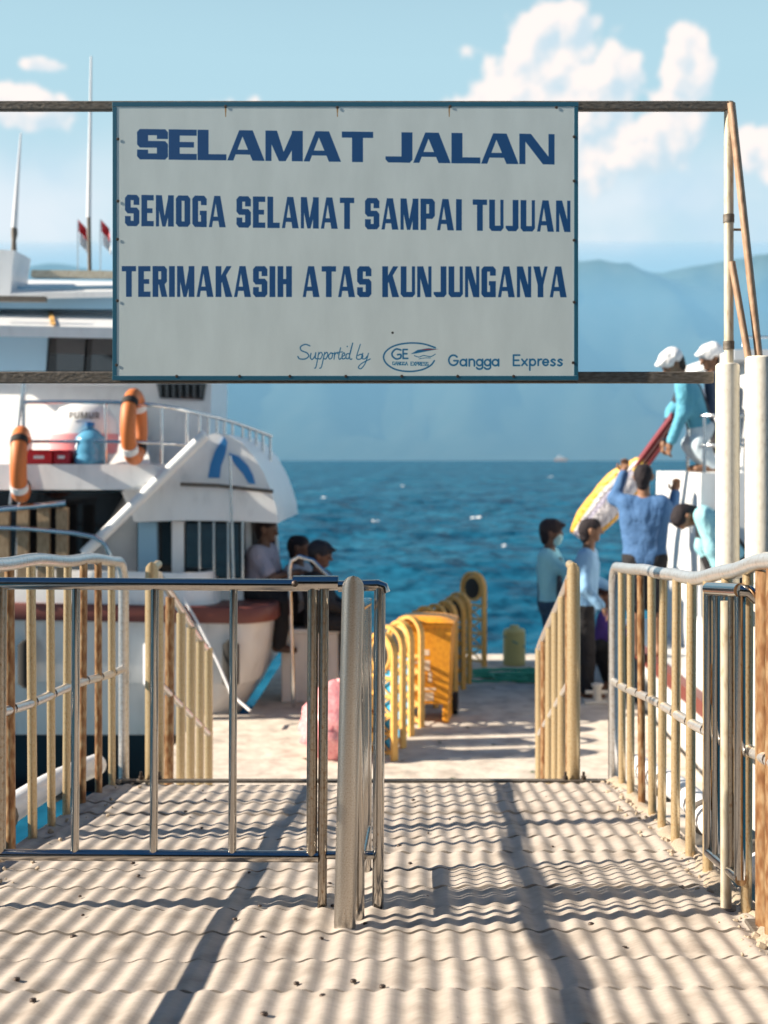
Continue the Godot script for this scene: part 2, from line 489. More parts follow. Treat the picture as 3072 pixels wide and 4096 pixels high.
func spline(pts: Array) -> Array:
	var o := []
	for k in pts.size() - 1:
		var p0: Vector2 = pts[maxi(k - 1, 0)]
		var p3: Vector2 = pts[mini(k + 2, pts.size() - 1)]
		for j in 6: o.append(pts[k].cubic_interpolate(pts[k + 1], p0, p3, j / 6.0))
	o.append(pts[-1])
	return o

func board_image() -> Image:
	var K := 1.5                                   # pixels of print per sketch unit; the board is 1000 by 597 units
	var im := Image.create_empty(1500, 896, false, Image.FORMAT_RGB8)
	var f := FastNoiseLite.new()
	f.seed = 3; f.frequency = 0.006; f.fractal_octaves = 5
	var g := FastNoiseLite.new()
	g.seed = 9; g.frequency = 0.35; g.fractal_octaves = 2
	for y in 896:
		for x in 1500:
			var a := f.get_noise_2d(x * 1.5, y * 0.5) * 0.03 + g.get_noise_2d(x, y) * 0.02
			im.set_pixel(x, y, Color(0.79 + a, 0.835 + a, 0.835 + a))
	var ink := Color(0.0, 0.275, 0.49)
	var O := Vector2(-247, -225)
	var s := func(px: float, py: float) -> Vector2: return (Vector2(px, py) + O) * K
	# rust runs under the fixings of the upper edge
	for px in [490, 730, 970]:
		for j in 26:
			var q: Vector2 = s.call(px, 236 + j * 0.8)
			stroke(im, [q, q + Vector2(0, 1)], 5.0 - j * 0.12, im.get_pixelv(q).lerp(Color(0.62, 0.47, 0.26), 0.30 * (1.0 - j / 26.0)))
	var a: Vector2 = s.call(300, 283)
	var b: Vector2 = s.call(1196, 283)
	text_line(im, "SELAMAT JALAN", a.x, b.x, a.y, 65 * K, 0.0125, {"A": 1.36, "M": 1.36, "T": 1.14, "L": 1.05, "J": 0.98, "N": 1.28, "S": 1.12, "E": 1.02}, 1.1, 0.40, 0.2, 0.03, 0.42, ink)
	a = s.call(274, 424); b = s.call(1230, 424)
	text_line(im, "SEMOGA SELAMAT SAMPAI TUJUAN", a.x, b.x, a.y, 67 * K, 0.0135, {"M": 0.70, "I": 0.23, "A": 0.66, "L": 0.48, "E": 0.48, "T": 0.56, "J": 0.5}, 0.56, 0.225, 0.17, 0.085, 0.34, ink)
	a = s.call(267, 577); b = s.call(1222, 577)
	text_line(im, "TERIMAKASIH ATAS KUNJUNGANYA", a.x, b.x, a.y, 66 * K, 0.001, {"M": 0.68, "I": 0.23, "A": 0.66, "E": 0.48, "T": 0.56, "J": 0.5, "K": 0.64}, 0.56, 0.225, 0.17, 0.085, 0.34, ink)
	var ink2 := Color(0.02, 0.39, 0.57)
	var line := func(pts: Array, w: float, sm := true) -> void:
		var o := []
		for p in pts:
			var px: float = p[0]
			if px < 810.0: px = 645.0 + (px - 645.0) * 0.835 if p[0] < 786.5 and not (p[0] > 783.5 and p[1] > 763 and p[1] < 773) else 771.0 + (px - 784.0) * 1.35
			o.append((Vector2(px, p[1]) + O) * K)
		stroke(im, spline(o) if sm else o, w * K, ink2)
	# "Supported by" in a brush script
	line.call([[676, 748], [664, 745], [652, 750], [654, 758], [668, 763], [673, 770], [664, 776], [650, 776], [645, 771]], 2.4)
	line.call([[679, 764], [677, 773], [682, 777], [689, 770], [691, 763], [690, 774], [695, 776]], 2.2)
	line.call([[699, 762], [692, 792], [688, 796]], 2.0)
	line.call([[697, 768], [704, 762], [708, 767], [703, 776], [697, 775]], 2.0)
	line.call([[714, 762], [706, 792], [701, 796]], 2.0)
	line.call([[712, 768], [719, 762], [722, 767], [717, 776], [711, 775]], 2.0)
	line.call([[730, 763], [724, 769], [726, 776], [732, 774], [734, 766], [730, 763], [738, 765]], 2.0)
	line.call([[740, 762], [738, 777]], 2.0)
	line.call([[739, 768], [744, 763], [748, 765]], 2.0)
	line.call([[755, 752], [750, 770], [752, 777], [757, 774]], 2.0)
	line.call([[747, 762], [760, 761]], 1.8)
	line.call([[758, 771], [765, 768], [764, 763], [759, 767], [760, 776], [768, 774]], 2.0)
	line.call([[777, 765], [770, 766], [769, 774], [775, 775], [780, 763], [786, 742], [778, 768], [780, 777], [784, 776]], 2.0)
	line.call([[772, 750], [772, 749]], 2.0)
	line.call([[790, 745], [784, 772], [788, 777], [794, 772], [792, 766], [786, 769]], 2.0)
	line.call([[794, 764], [792, 774], [797, 776], [801, 770]], 2.0)
	line.call([[803, 764], [798, 785], [791, 797], [787, 794], [792, 786], [806, 776]], 2.0)
	# oval emblem with a fast boat over two waves
	line.call([[940, 752], [915, 744], [885, 742], [855, 747], [836, 758], [829, 772], [836, 787], [856, 799], [885, 803], [912, 799], [930, 790], [938, 780]], 3.2)
	for gl in [[[[866, 757], [856, 755], [848, 762], [848, 770], [856, 776], [865, 774], [866, 767], [859, 767]], true], [[[880, 756], [871, 756], [871, 775], [881, 775]], false], [[[871, 765], [879, 765]], false]]:
		line.call(gl[0], 3.4, gl[1])
	convex(im, [s.call(885, 767), s.call(902, 757), s.call(925, 753), s.call(947, 755), s.call(930, 760), s.call(900, 764)], ink2)
	convex(im, [s.call(905, 757), s.call(925, 754), s.call(946, 755.5), s.call(925, 757)], Color(0.55, 0.2, 0.22))
	line.call([[895, 769], [905, 772], [915, 769], [930, 771], [940, 766]], 1.6)
	line.call([[905, 776], [918, 774], [930, 774]], 1.2)
	var tiny := func(txt: String, x0: float, x1: float, y0: float, ht: float, w: float) -> void:
		var n := txt.length()
		for k in n:
			var cw := (x1 - x0) / n
			var cx := x0 + cw * k
			var pts = {"G": [[.8, .1], [.1, .1], [.1, .9], [.8, .9], [.8, .55]], "A": [[.05, 1], [.45, 0], [.85, 1]], "N": [[.1, 1], [.1, 0], [.8, 1], [.8, 0]], "E": [[.8, 0], [.1, 0], [.1, .5], [.6, .5], [.1, .5], [.1, 1], [.8, 1]], "X": [[.1, 0], [.8, 1], [.45, .5], [.8, 0], [.1, 1]], "P": [[.1, 1], [.1, 0], [.8, 0], [.8, .5], [.1, .5]], "R": [[.1, 1], [.1, 0], [.8, 0], [.8, .5], [.2, .5], [.8, 1]], "S": [[.8, 0], [.1, 0], [.1, .5], [.8, .5], [.8, 1], [.1, 1]]}.get(txt[k])
			if pts == null: continue
			var o := []
			for p in pts: o.append([cx + p[0] * cw, y0 + p[1] * ht + k * 0.12])
			line.call(o, w, false)
	tiny.call("GANGGA EXPRESS", 848, 926, 782, 7, 1.5)
	# "Gangga Express" in a round sans
	var T := 3.6
	var arcs := func(cx: float, cy: float, rx: float, ry: float, a0: float, a1: float) -> void:
		stroke(im, arc(s.call(cx, cy), rx * K, ry * K, a0, a1), T * K, ink2)
	var bars := func(pts: Array) -> void:
		line.call(pts, T, false)
	arcs.call(979, 779, 10, 11, 40, 350); bars.call([[980, 780], [989, 780]])                                  # G
	for x in [1000.0, 1052.0 + 17.0]: arcs.call(x, 784, 6.5, 6.5, 0, 360); bars.call([[x + 7, 777], [x + 7, 791]])   # a
	bars.call([[1013, 777], [1013, 791]]); arcs.call(1018.5, 782.5, 5.5, 5.5, 0, 180); bars.call([[1024, 782], [1024, 791]])   # n
	for x in [1035.0, 1052.0]:                                                                                 # g g
		arcs.call(x, 784, 6.2, 6.5, 0, 360); bars.call([[x + 6.5, 777], [x + 6.5, 794]]); arcs.call(x, 793, 6.5, 5, 200, 360)
	bars.call([[1121, 768], [1108, 768], [1108, 790], [1121, 790]]); bars.call([[1108, 779], [1119, 779]])        # E
	bars.call([[1126, 777], [1137, 790]]); bars.call([[1137, 777], [1126, 790]])                                # x
	bars.call([[1143, 777], [1143, 800]]); arcs.call(1149, 783.5, 6, 6.5, 0, 360)                              # p
	bars.call([[1161, 777], [1161, 790]]); arcs.call(1167, 783, 6, 6, 80, 180)                                # r
	arcs.call(1177, 783.5, 6, 6.5, 0, 320); bars.call([[1171, 783.5], [1183, 783.5]])                           # e
	for x in [1189.0, 1204.0]:                                                                                # s s
		line.call([[x + 8, 779], [x + 4, 777], [x, 780], [x + 4, 783.5], [x + 8, 787], [x + 4, 790.5], [x - 1, 789]], T)
	stroke(im, [s.call(848, 720), s.call(848.5, 720)], 7, Color(0.1, 0.1, 0.1))
	return im

# ------------------------------------------------------------------ people: capsules joined smoothly, meshed as surface nets
func nets(bones: Array, cell: float, k: float, out: MB, tint: Callable) -> void:
	var lo := Vector3(1e9, 1e9, 1e9)
	var hi := -lo
	for b in bones:
		var r: float = maxf(b[2], b[3]) + cell * 3.0
		for q in [b[0], b[1]]:
			lo = lo.min(q - Vector3(r, r, r)); hi = hi.max(q + Vector3(r, r, r))
	var nx := int((hi.x - lo.x) / cell) + 2
	var ny := int((hi.y - lo.y) / cell) + 2
	var nz := int((hi.z - lo.z) / cell) + 2
	var f := PackedFloat32Array()
	f.resize(nx * ny * nz)
	f.fill(1.0)
	var mark := PackedByteArray()
	mark.resize(nx * ny * nz)
	var cand := PackedInt32Array()
	var sx := nx * ny
	for b in bones:
		var p0: Vector3 = b[0]
		var p1: Vector3 = b[1]
		var r0: float = b[2]
		var r1: float = b[3]
		var mr := maxf(r0, r1) + cell * 2.0 + k * 0.5
		var blo := p0.min(p1) - Vector3(mr, mr, mr) - lo
		var bhi := p0.max(p1) + Vector3(mr, mr, mr) - lo
		var ax := p1 - p0
		var inv := 1.0 / maxf(ax.length_squared(), 1e-8)
		for z in range(maxi(0, int(blo.z / cell)), mini(nz, int(bhi.z / cell) + 2)):
			for y in range(maxi(0, int(blo.y / cell)), mini(ny, int(bhi.y / cell) + 2)):
				var row := z * sx + y * nx
				for x in range(maxi(0, int(blo.x / cell)), mini(nx, int(bhi.x / cell) + 2)):
					var p := Vector3(x * cell, y * cell, z * cell) + lo
					var t := clampf((p - p0).dot(ax) * inv, 0.0, 1.0)
					var d := p.distance_to(p0 + ax * t) - (r0 + (r1 - r0) * t)
					if d > mr: continue
					var o := f[row + x]
					var h := maxf(k - absf(o - d), 0.0) / k
					d = minf(o, d) - h * h * k * 0.25
					f[row + x] = d
					if mark[row + x] == 0 and absf(d) < cell * 2.5 + k * 0.3:
						mark[row + x] = 1
						cand.append(row + x)
	var offs := [0, 1, nx, nx + 1, sx, sx + 1, sx + nx, sx + nx + 1]
	var vid := {}
	for id in cand:
		for back in offs:
			var c0: int = id - back
			if c0 < 0 or vid.has(c0): continue
			var x := c0 % nx
			var y := (c0 / nx) % ny
			var z := c0 / sx
			if x >= nx - 1 or y >= ny - 1 or z >= nz - 1: continue
			var s := 0
			for q in 8:
				if f[c0 + offs[q]] < 0.0: s += 1
			if s == 0 or s == 8:
				vid[c0] = -1
				continue
			var sum := Vector3.ZERO
			var cnt := 0
			for e in [[0, 1], [2, 3], [4, 5], [6, 7], [0, 2], [1, 3], [4, 6], [5, 7], [0, 4], [1, 5], [2, 6], [3, 7]]:
				var fa: float = f[c0 + offs[e[0]]]
				var fb: float = f[c0 + offs[e[1]]]
				if (fa < 0.0) != (fb < 0.0):
					var t := fa / (fa - fb)
					var pa := Vector3(e[0] & 1, (e[0] >> 1) & 1, e[0] >> 2)
					var pb := Vector3(e[1] & 1, (e[1] >> 1) & 1, e[1] >> 2)
					sum += pa.lerp(pb, t)
					cnt += 1
			var g := Vector3(f[c0 + 1] - f[c0] + f[c0 + nx + 1] - f[c0 + nx] + f[c0 + sx + 1] - f[c0 + sx], f[c0 + nx] - f[c0] + f[c0 + nx + 1] - f[c0 + 1] + f[c0 + sx + nx] - f[c0 + sx], f[c0 + sx] - f[c0] + f[c0 + sx + 1] - f[c0 + 1] + f[c0 + sx + nx] - f[c0 + nx])
			var p := (Vector3(x, y, z) + sum / cnt) * cell + lo
			vid[c0] = out.vert(p, g.normalized())
			out.c.append(tint.call(p))
	for id in cand:
		for ax in 3:
			var st: int = [1, nx, sx][ax]
			if id + st >= f.size() or (f[id] < 0.0) == (f[id + st] < 0.0): continue
			var u: int = [nx, sx, 1][ax]
			var w: int = [sx, 1, nx][ax]
			var a: int = vid.get(id, -1)
			var b: int = vid.get(id - u, -1)
			var d: int = vid.get(id - u - w, -1)
			var e: int = vid.get(id - w, -1)
			if a < 0 or b < 0 or d < 0 or e < 0: continue
			out.tri(a, b, d); out.tri(a, d, e)

func skin_material() -> StandardMaterial3D:
	var m := StandardMaterial3D.new()
	m.vertex_color_use_as_albedo = true
	m.roughness = 0.6
	return m

# spec: P pelvis, C shoulder line, H head, L unit vector to the person's left, F where the face looks, E elbows, W wrists, K knees, A ankles (left, right), G direction of the hands
func person(label: String, base: Vector3, s: Dictionary) -> Node3D:
	var o := thing("person", label, "person", base, s.get("group", ""))
	var P: Vector3 = s.P
	var C: Vector3 = s.C
	var Hd: Vector3 = s.H
	var L: Vector3 = s.L.normalized()
	var F: Vector3 = (s.F - Hd.normalized() * 0.0).normalized()
	var shs := [C + L * 0.155, C - L * 0.155]
	var hips := [P + L * 0.085, P - L * 0.085]
	var skin: Color = s.get("skin", Color(0.20, 0.105, 0.06))
	var torso := [[hips[0], hips[1], 0.10, 0.10], [P, C.lerp(P, 0.2), 0.115, 0.115], [hips[0], shs[0].lerp(P, 0.22), 0.085, 0.095], [hips[1], shs[1].lerp(P, 0.22), 0.085, 0.095], [shs[0], shs[1], 0.062, 0.062]]
	var arms := []
	var fore := []
	var legs := []
	for k in 2:
		arms.append([shs[k], s.E[k], 0.056, 0.043])
		fore.append([s.E[k], s.W[k], 0.043, 0.031])
		legs.append([hips[k], s.K[k], 0.088, 0.060])
		legs.append([s.K[k], s.K[k].lerp(s.A[k], 0.35), 0.056, 0.058])
		legs.append([s.K[k].lerp(s.A[k], 0.35), s.A[k], 0.057, 0.038])
	var toes := []
	var Fw: Vector3 = s.get("T", F)
	Fw = Vector3(Fw.x, 0, Fw.z).normalized()
	for k in 2: toes.append([s.A[k] - Vector3(0, 0.035, 0) - Fw * 0.03, s.A[k] + Fw * 0.15 - Vector3(0, 0.05, 0), 0.042, 0.032])
	var neck := [[C, Hd - Vector3(0, 0.05, 0), 0.058, 0.05]]
	var shorts: bool = s.get("shorts", false)
	var body := MB.new()
	var flat := func(_p: Vector3) -> Color: return skin
	nets(torso + arms + fore + legs + neck + toes, 0.017, 0.045, body, flat)
	# head: cranium, jaw, nose, brow, ears; eyes and mouth by colour
	var U := (Hd - C).normalized()
	U = (U * 0.5 + Vector3.UP).normalized() if s.get("upright", true) else U
	F = (F - U * F.dot(U) * 0.6).normalized()
	var S := F.cross(U).normalized()
	var head := [[Hd + U * 0.035 - F * 0.02, Hd + U * 0.03 + F * 0.025, 0.082, 0.078], [Hd - U * 0.01 + F * 0.03, Hd - U * 0.065 + F * 0.05, 0.062, 0.038], [Hd + F * 0.095 + U * 0.005, Hd + F * 0.115 - U * 0.022, 0.009, 0.014], [Hd - S * 0.03 + F * 0.088 + U * 0.022, Hd + S * 0.03 + F * 0.088 + U * 0.022, 0.012, 0.012],
		[Hd + S * 0.08 - U * 0.01, Hd + S * 0.086 + U * 0.02, 0.012, 0.016], [Hd - S * 0.08 - U * 0.01, Hd - S * 0.086 + U * 0.02, 0.012, 0.016], [Hd - U * 0.04 - F * 0.015, C.lerp(Hd, 0.25), 0.056, 0.056]]
	var eye := [Hd + F * 0.092 + S * 0.03 + U * 0.006, Hd + F * 0.092 - S * 0.03 + U * 0.006]
	var mouth := Hd + F * 0.095 - U * 0.05
	var face := func(p: Vector3) -> Color:
		if p.distance_to(eye[0]) < 0.012 or p.distance_to(eye[1]) < 0.012: return Color(0.03, 0.02, 0.02)
		if p.distance_to(mouth) < 0.016: return skin * Color(1.1, 0.7, 0.65)
		return skin
	nets(head, 0.009, 0.025, body, face)
	# hands: palm, four fingers with a bend and a thumb from the side of the palm
	for k in 2:
		var w: Vector3 = s.W[k]
		var g: Vector3 = (s.G[k] if s.has("G") else (w - s.E[k])).normalized()
		var side := g.cross(Vector3.UP if absf(g.y) < 0.9 else F).normalized()
		var curl := side.cross(g).normalized() * (1 if s.get("curl_up", false) else -1)
		var hb := [[w - g * 0.02, w + g * 0.03, 0.029, 0.03], [w + g * 0.05 - side * 0.018, w + g * 0.05 + side * 0.018, 0.022, 0.022]]
		for q in 4:
			var r := w + g * 0.075 + side * (-0.03 + 0.02 * q)
			var ln: float = [0.062, 0.075, 0.07, 0.055][q]
			var kn := r + (g * 0.85 + curl * 0.35).normalized() * ln * 0.55
			hb.append([r - g * 0.02, kn, 0.0095, 0.0088])
			hb.append([kn, kn + (g * 0.35 + curl * 0.95).normalized() * ln * 0.55, 0.0088, 0.0075])
		var th := w + g * 0.02 + side * 0.028
		var tk := th + (g * 0.55 + side * 0.75 + curl * 0.3).normalized() * 0.045
		hb.append([th, tk, 0.012, 0.0105]); hb.append([tk, tk + (g * 0.9 + curl * 0.45).normalized() * 0.035, 0.0105, 0.0085])
		nets(hb, 0.0065, 0.008, body, flat)
	part("body", body, M.skin, o)
	# clothing
	var grow := func(list: Array, g: float) -> Array:
		var r := []
		for b in list: r.append([b[0], b[1], b[2] + g, b[3] + g])
		return r
	var shirt := MB.new()
	var up: Color = s.shirt
	var vest: Color = s.get("vest", up)
	var sleeve := []
	for k in 2:
		if s.get("short_sleeve", false): sleeve.append([shs[k], shs[k].lerp(s.E[k], 0.75), 0.056, 0.06])
		else: sleeve += [arms[k], [fore[k][0], fore[k][0].lerp(fore[k][1], 0.93), 0.043, 0.035]]
	var axis := (C - P).normalized()
	var wear := func(p: Vector3) -> Color:
		var q := p - P
		var side2 := absf(q.dot(L))
		if vest != up and side2 < 0.155 and q.dot(axis) < (C - P).length() - 0.02 and p.distance_to(s.E[0]) > 0.1 and p.distance_to(s.E[1]) > 0.1: return vest
		return up
	nets(grow.call(torso + sleeve, 0.014), 0.017, 0.05, shirt, wear)
	part("shirt", shirt, M.cloth, o)
	var tr := MB.new()
	var low: Color = s.trousers
	var leg := []
	for k in 2:
		if shorts: leg.append([hips[k], s.K[k], 0.095, 0.082])
		else: leg += [legs[k * 3], legs[k * 3 + 1], [legs[k * 3 + 2][0], legs[k * 3 + 2][1], 0.06, 0.048]]
	nets(grow.call([torso[0]] + leg, 0.018), 0.017, 0.04, tr, func(_p: Vector3) -> Color: return low)
	part("trousers", tr, M.cloth, o)
	# hair or cap
	var hair := MB.new()
	var hc: Color = s.get("hair", Color(0.012, 0.011, 0.012))
	nets([[Hd + U * 0.05 - F * 0.035, Hd + U * 0.05 + F * 0.015, 0.086, 0.083], [Hd - F * 0.045, Hd - U * 0.05 - F * 0.045, 0.075, 0.06]], 0.011, 0.03, hair, func(_p: Vector3) -> Color: return hc)
	part("hair", hair, M.cloth, o)
	if s.has("cap"):
		var cap := MB.new()
		var cc: Color = s.cap
		nets([[Hd + U * 0.065 - F * 0.03, Hd + U * 0.062 + F * 0.02, 0.097, 0.093], [Hd + U * 0.075 + F * 0.10 - S * 0.035, Hd + U * 0.075 + F * 0.10 + S * 0.035, 0.018, 0.018], [Hd + U * 0.07 + F * 0.135 - S * 0.03, Hd + U * 0.07 + F * 0.135 + S * 0.03, 0.014, 0.014]], 0.011, 0.03, cap, func(_p: Vector3) -> Color: return cc)
		part("cap", cap, M.cloth, o)
	if s.has("mask"):
		var mk := MB.new()
		var mc: Color = s.mask
		nets([[Hd + F * 0.07 - U * 0.045, Hd + F * 0.055 - U * 0.085, 0.052, 0.045]], 0.009, 0.02, mk, func(_p: Vector3) -> Color: return mc)
		part("face_mask", mk, M.cloth, o)
	return o

# ------------------------------------------------------------------ railings
func railing(label: String, X: float, d0: float, d1: float, pitch: float, top: Callable, mid: Callable, foot: Callable, r_top: float, r_post: float, bend := true, sparse := 0.0) -> Node3D:
	var o := thing("railing", label, "railing", Vector3(X, foot.call((d0 + d1) / 2), -(d0 + d1) / 2), "pipe railings of the gangway")
	var back := -o.position
	var pts := []
	if bend:                                            # the rail turns down into its end post
		var y1: float = top.call(d1)
		pts += [Vector3(X, foot.call(d1) - 0.02, -d1), Vector3(X, y1 - 0.16, -d1), Vector3(X, y1 - 0.07, -d1 + 0.012), Vector3(X, y1 - 0.018, -d1 + 0.045)]
	var n := int((d1 - d0) / 0.08)
	for k in n + 1:
		var d := d1 - 0.1 - (d1 - 0.1 - d0) * k / n
		pts.append(Vector3(X + 0.006 * sin(d * 3.1), top.call(d), -d))
	var mb := MB.new()
	mb.tube(pts, r_top, 14)
	part("top_rail", mb, M.rail, o).position = back
	mb = MB.new()
	pts = []
	for k in n + 1:
		var d := d1 - 0.02 - (d1 - 0.02 - d0) * k / n
		pts.append(Vector3(X, mid.call(d), -d))
	mb.tube(pts, 0.0185, 12)
	var mr := part("mid_rail", mb, M.rail, o)
	mr.position = back
	var d := d1 - pitch
	var kk := 0
	while d > d0:
		if d < sparse and d > d0 + pitch * 1.2:
			d -= pitch
			continue
		mb = MB.new()
		var lean := rng.randf_range(-0.008, 0.008)
		var y0: float = foot.call(d)
		var y1: float = top.call(d) - r_top * 0.6
		mb.tube([Vector3(X + lean, y0 - 0.03, -d), Vector3(X, y1, -d)], r_post * rng.randf_range(0.95, 1.06), 14)
		part("post", mb, M.rust if rng.randf() < 0.25 else M.post, o).position = back
		# weld collars where the middle rail meets the post
		mb = MB.new()
		var ym: float = mid.call(d)
		mb.tube([Vector3(X, ym, -d - 0.034), Vector3(X, ym, -d - 0.026)], 0.0205, 10)
		part("weld", mb, M.bolt, mr)
		d -= pitch
		kk += 1
	return o

func _ready() -> void:
	rng.seed = 77
	# ---------------------------------------------------------------- camera, sky, sun, exposure
	var cam := Camera3D.new()
	cam.name = "camera"
	add_child(cam)
	cam.position = Vector3(0, EYE, 0)
	var lens := CameraAttributesPhysical.new()
	lens.frustum_focal_length = 42.0
	lens.frustum_focus_distance = 3.9
	lens.exposure_aperture = 2.7
	lens.frustum_near = 0.05
	lens.frustum_far = 40000.0
	cam.attributes = lens
	cam.near = 0.05
	cam.far = 40000.0
	cam.projection = Camera3D.PROJECTION_FRUSTUM
	cam.size = 2.0 * 0.05 * 1106.0 / 2670.0
	cam.frustum_offset = Vector2(-67.5, -113.0) / 2670.0 * 0.05
	cam.current = true
	var env := Environment.new()
	env.background_mode = Environment.BG_SKY
	var sky := Sky.new()
	var sm := PanoramaSkyMaterial.new()
	sm.panorama = ImageTexture.create_from_image(make_sky())
	sky.sky_material = sm
	env.sky = sky
	env.tonemap_mode = Environment.TONE_MAPPER_LINEAR
	env.tonemap_exposure = 2.2
	env.sdfgi_enabled = true
	env.ssao_enabled = true
	env.ssil_enabled = true
	env.volumetric_fog_enabled = true
	env.volumetric_fog_density = 0.0
	var we := WorldEnvironment.new()
	we.name = "environment"
	we.environment = env
	add_child(we)
	var sun := DirectionalLight3D.new()
	sun.name = "sun"
	sun.light_energy = 1.6
	sun.light_color = Color(1.0, 0.945, 0.865)
	sun.light_angular_distance = 0.6
	sun.shadow_enabled = true
	add_child(sun)
	sun.look_at_from_position(Vector3.ZERO, Vector3(1.72, -1.0, -0.20))
	materials()
	M.skin = skin_material()
	M.cloth = skin_material()
	M.cloth.roughness = 0.85
	M.cloth.uv1_triplanar = true
	M.cloth.uv1_scale = Vector3(1.6, 0.9, 1.6)
	M.cloth.normal_enabled = true
	M.cloth.normal_texture = noise_tex([], 0.012, 140, 3, true, 22.0)
	M.cloth.normal_scale = 0.6
	print("setting")
	build_setting()
	print("gangway")
	build_gangway()
	build_sign()
	print("boats")
	build_ferry()
	build_launch()
	build_pier_things()
	print("people")
	build_people()
	build_small()

# ------------------------------------------------------------------ setting
func interp(pts: Array, x: float) -> float:
	if x <= pts[0][0]: return pts[0][1]
	for k in pts.size() - 1:
		if x <= pts[k + 1][0]:
			var t: float = (x - pts[k][0]) / (pts[k + 1][0] - pts[k][0])
			return lerpf(pts[k][1], pts[k + 1][1], t * t * (3.0 - 2.0 * t))
	return pts[-1][1]

func build_setting() -> void:
	# sea: one sheet, fine near the pier and coarser with distance
	var ds := [-40.0, -12.0, -2.0, 3.0]
	var d := 5.0
	while d < 14000.0:
		ds.append(d)
		d *= 1.0115
	var ts := []
	for k in 281:
		var q := (k - 140) / 140.0
		ts.append(0.52 * q + 1.9 * signf(q) * pow(absf(q), 5.0))
	var w1 := FastNoiseLite.new()
	w1.seed = 2; w1.frequency = 0.30; w1.fractal_octaves = 4; w1.noise_type = FastNoiseLite.TYPE_SIMPLEX_SMOOTH
	var w2 := FastNoiseLite.new()
	w2.seed = 6; w2.frequency = 0.055; w2.fractal_octaves = 2; w2.noise_type = FastNoiseLite.TYPE_SIMPLEX_SMOOTH
	var mb := MB.new()
	mb.grid(ts.size(), ds.size(), func(a: int, b: int) -> Vector3:
		var dd: float = ds[b]
		var x: float = ts[a] * maxf(dd, 14.0)
		var fine := 1.0 - smoothstep(60.0, 220.0, dd)
		var far := 1.0 - smoothstep(300.0, 1500.0, dd)
		var calm := smoothstep(6.0, 20.0, dd) * 0.8 + 0.2
		var h := 0.0
		if fine > 0.0:
			var r := w1.get_noise_2d(x * 0.55 + dd * 0.08, dd * 1.0)
			h += (0.5 - absf(r)) * 0.42 * fine * calm
		if far > 0.0: h += w2.get_noise_2d(x * 0.5, dd) * 0.55 * far * calm
		return Vector3(x, SEA - 0.08 + h, -dd))
	var sm := StandardMaterial3D.new()
	sm.albedo_texture = noise_tex([[0.0, Color(0.004, 0.046, 0.098)], [0.5, Color(0.011, 0.092, 0.165)], [1.0, Color(0.024, 0.14, 0.225)]], 0.01, 91, 4)
	sm.uv1_triplanar = true
	sm.uv1_world_triplanar = true
	sm.uv1_scale = Vector3(0.03, 0.03, 0.05)
	sm.roughness = 0.2
	sm.metallic_specular = 0.035
	sm.normal_enabled = true
	sm.normal_texture = noise_tex([], 0.02, 95, 5, true, 8.0)
	sm.normal_scale = 1.0
	M.sea = sm
	var sea := part("sea", mb, sm)
	sea.set_meta("label", "choppy dark teal sea running out to the horizon")
	sea.set_meta("category", "sea")
	sea.set_meta("kind", "structure")
	# hills across the bay
	var hn := FastNoiseLite.new()
	hn.seed = 31; hn.frequency = 0.0011; hn.fractal_octaves = 5; hn.fractal_type = FastNoiseLite.FRACTAL_RIDGED; hn.noise_type = FastNoiseLite.TYPE_SIMPLEX_SMOOTH
	var forest := grained([[0.0, Color(0.035, 0.06, 0.035)], [0.5, Color(0.07, 0.10, 0.06)], [1.0, Color(0.12, 0.125, 0.085)]], Vector3(0.0006, 0.0006, 0.0006), 0.9, 0.0, 0.02, 97)
	var ridges := [
		[7600.0, 2400.0, [[-3200, 900], [-1500, 800], [-200, 760], [245, 690], [600, 600], [900, 556], [1100, 560], [1247, 566], [1290, 561], [1340, 572], [1400, 589], [1440, 600], [1500, 618], [1600, 650], [1720, 700], [2000, 800], [4200, 900]], "wooded hazy blue hill across the bay, nearer ridge behind the board"],
		[10200.0, 2400.0, [[-3600, 860], [-1500, 700], [-400, 620], [0, 586], [60, 577], [130, 569], [245, 592], [500, 640], [1000, 660], [1300, 620], [1420, 592], [1500, 573], [1580, 561], [1660, 546], [1800, 530], [2100, 570], [2700, 700], [4600, 880]], "pale far mountain ridge rising behind the nearer hill"]]
	for r in ridges:
		mb = MB.new()
		var rd: float = r[0]
		var deep: float = r[1]
		mb.grid(230, 34, func(a: int, b: int) -> Vector3:
			var px := -2600.0 + 6600.0 * a / 229.0
			var t := b / 33.0
			var dd := rd - deep * 0.75 + deep * t * 1.25
			var hh := (993.0 - interp(r[2], px)) / 2670.0 * rd
			var up := smoothstep(0.0, 0.6, t) if t < 0.6 else 1.0 - 0.5 * smoothstep(0.6, 1.0, t)
			var x := (px - 897.0) / 2670.0 * rd
			var nn := hn.get_noise_2d(x, dd * 1.0)
			var y := hh * pow(up, 1.25) * (1.0 + 0.0 * nn) + nn * hh * 0.30 * sin(up * PI) + nn * 14.0 * up
			return Vector3(x, -6.0 + y, -dd))
		var o := part("hill" if rd < 9000 else "mountain", mb, forest)
		o.set_meta("label", r[3])
		o.set_meta("category", "hill" if rd < 9000 else "mountain")
		o.set_meta("kind", "structure")
	# bank of haze lying over the far bay, in front of the hills
	var haze := FogVolume.new()
	haze.name = "haze"
	haze.shape = RenderingServer.FOG_VOLUME_SHAPE_ELLIPSOID
	haze.size = Vector3(34000, 1820, 11000)
	haze.position = Vector3(0, 0, -7500)
	var hm := FogMaterial.new()
	hm.density = 0.00034
	hm.albedo = srgb(0.30, 0.66, 1.0)
	haze.material = hm
	add_child(haze)
	haze.set_meta("label", "blue haze lying over the far bay before the hills")
	haze.set_meta("category", "haze")
	haze.set_meta("kind", "stuff")
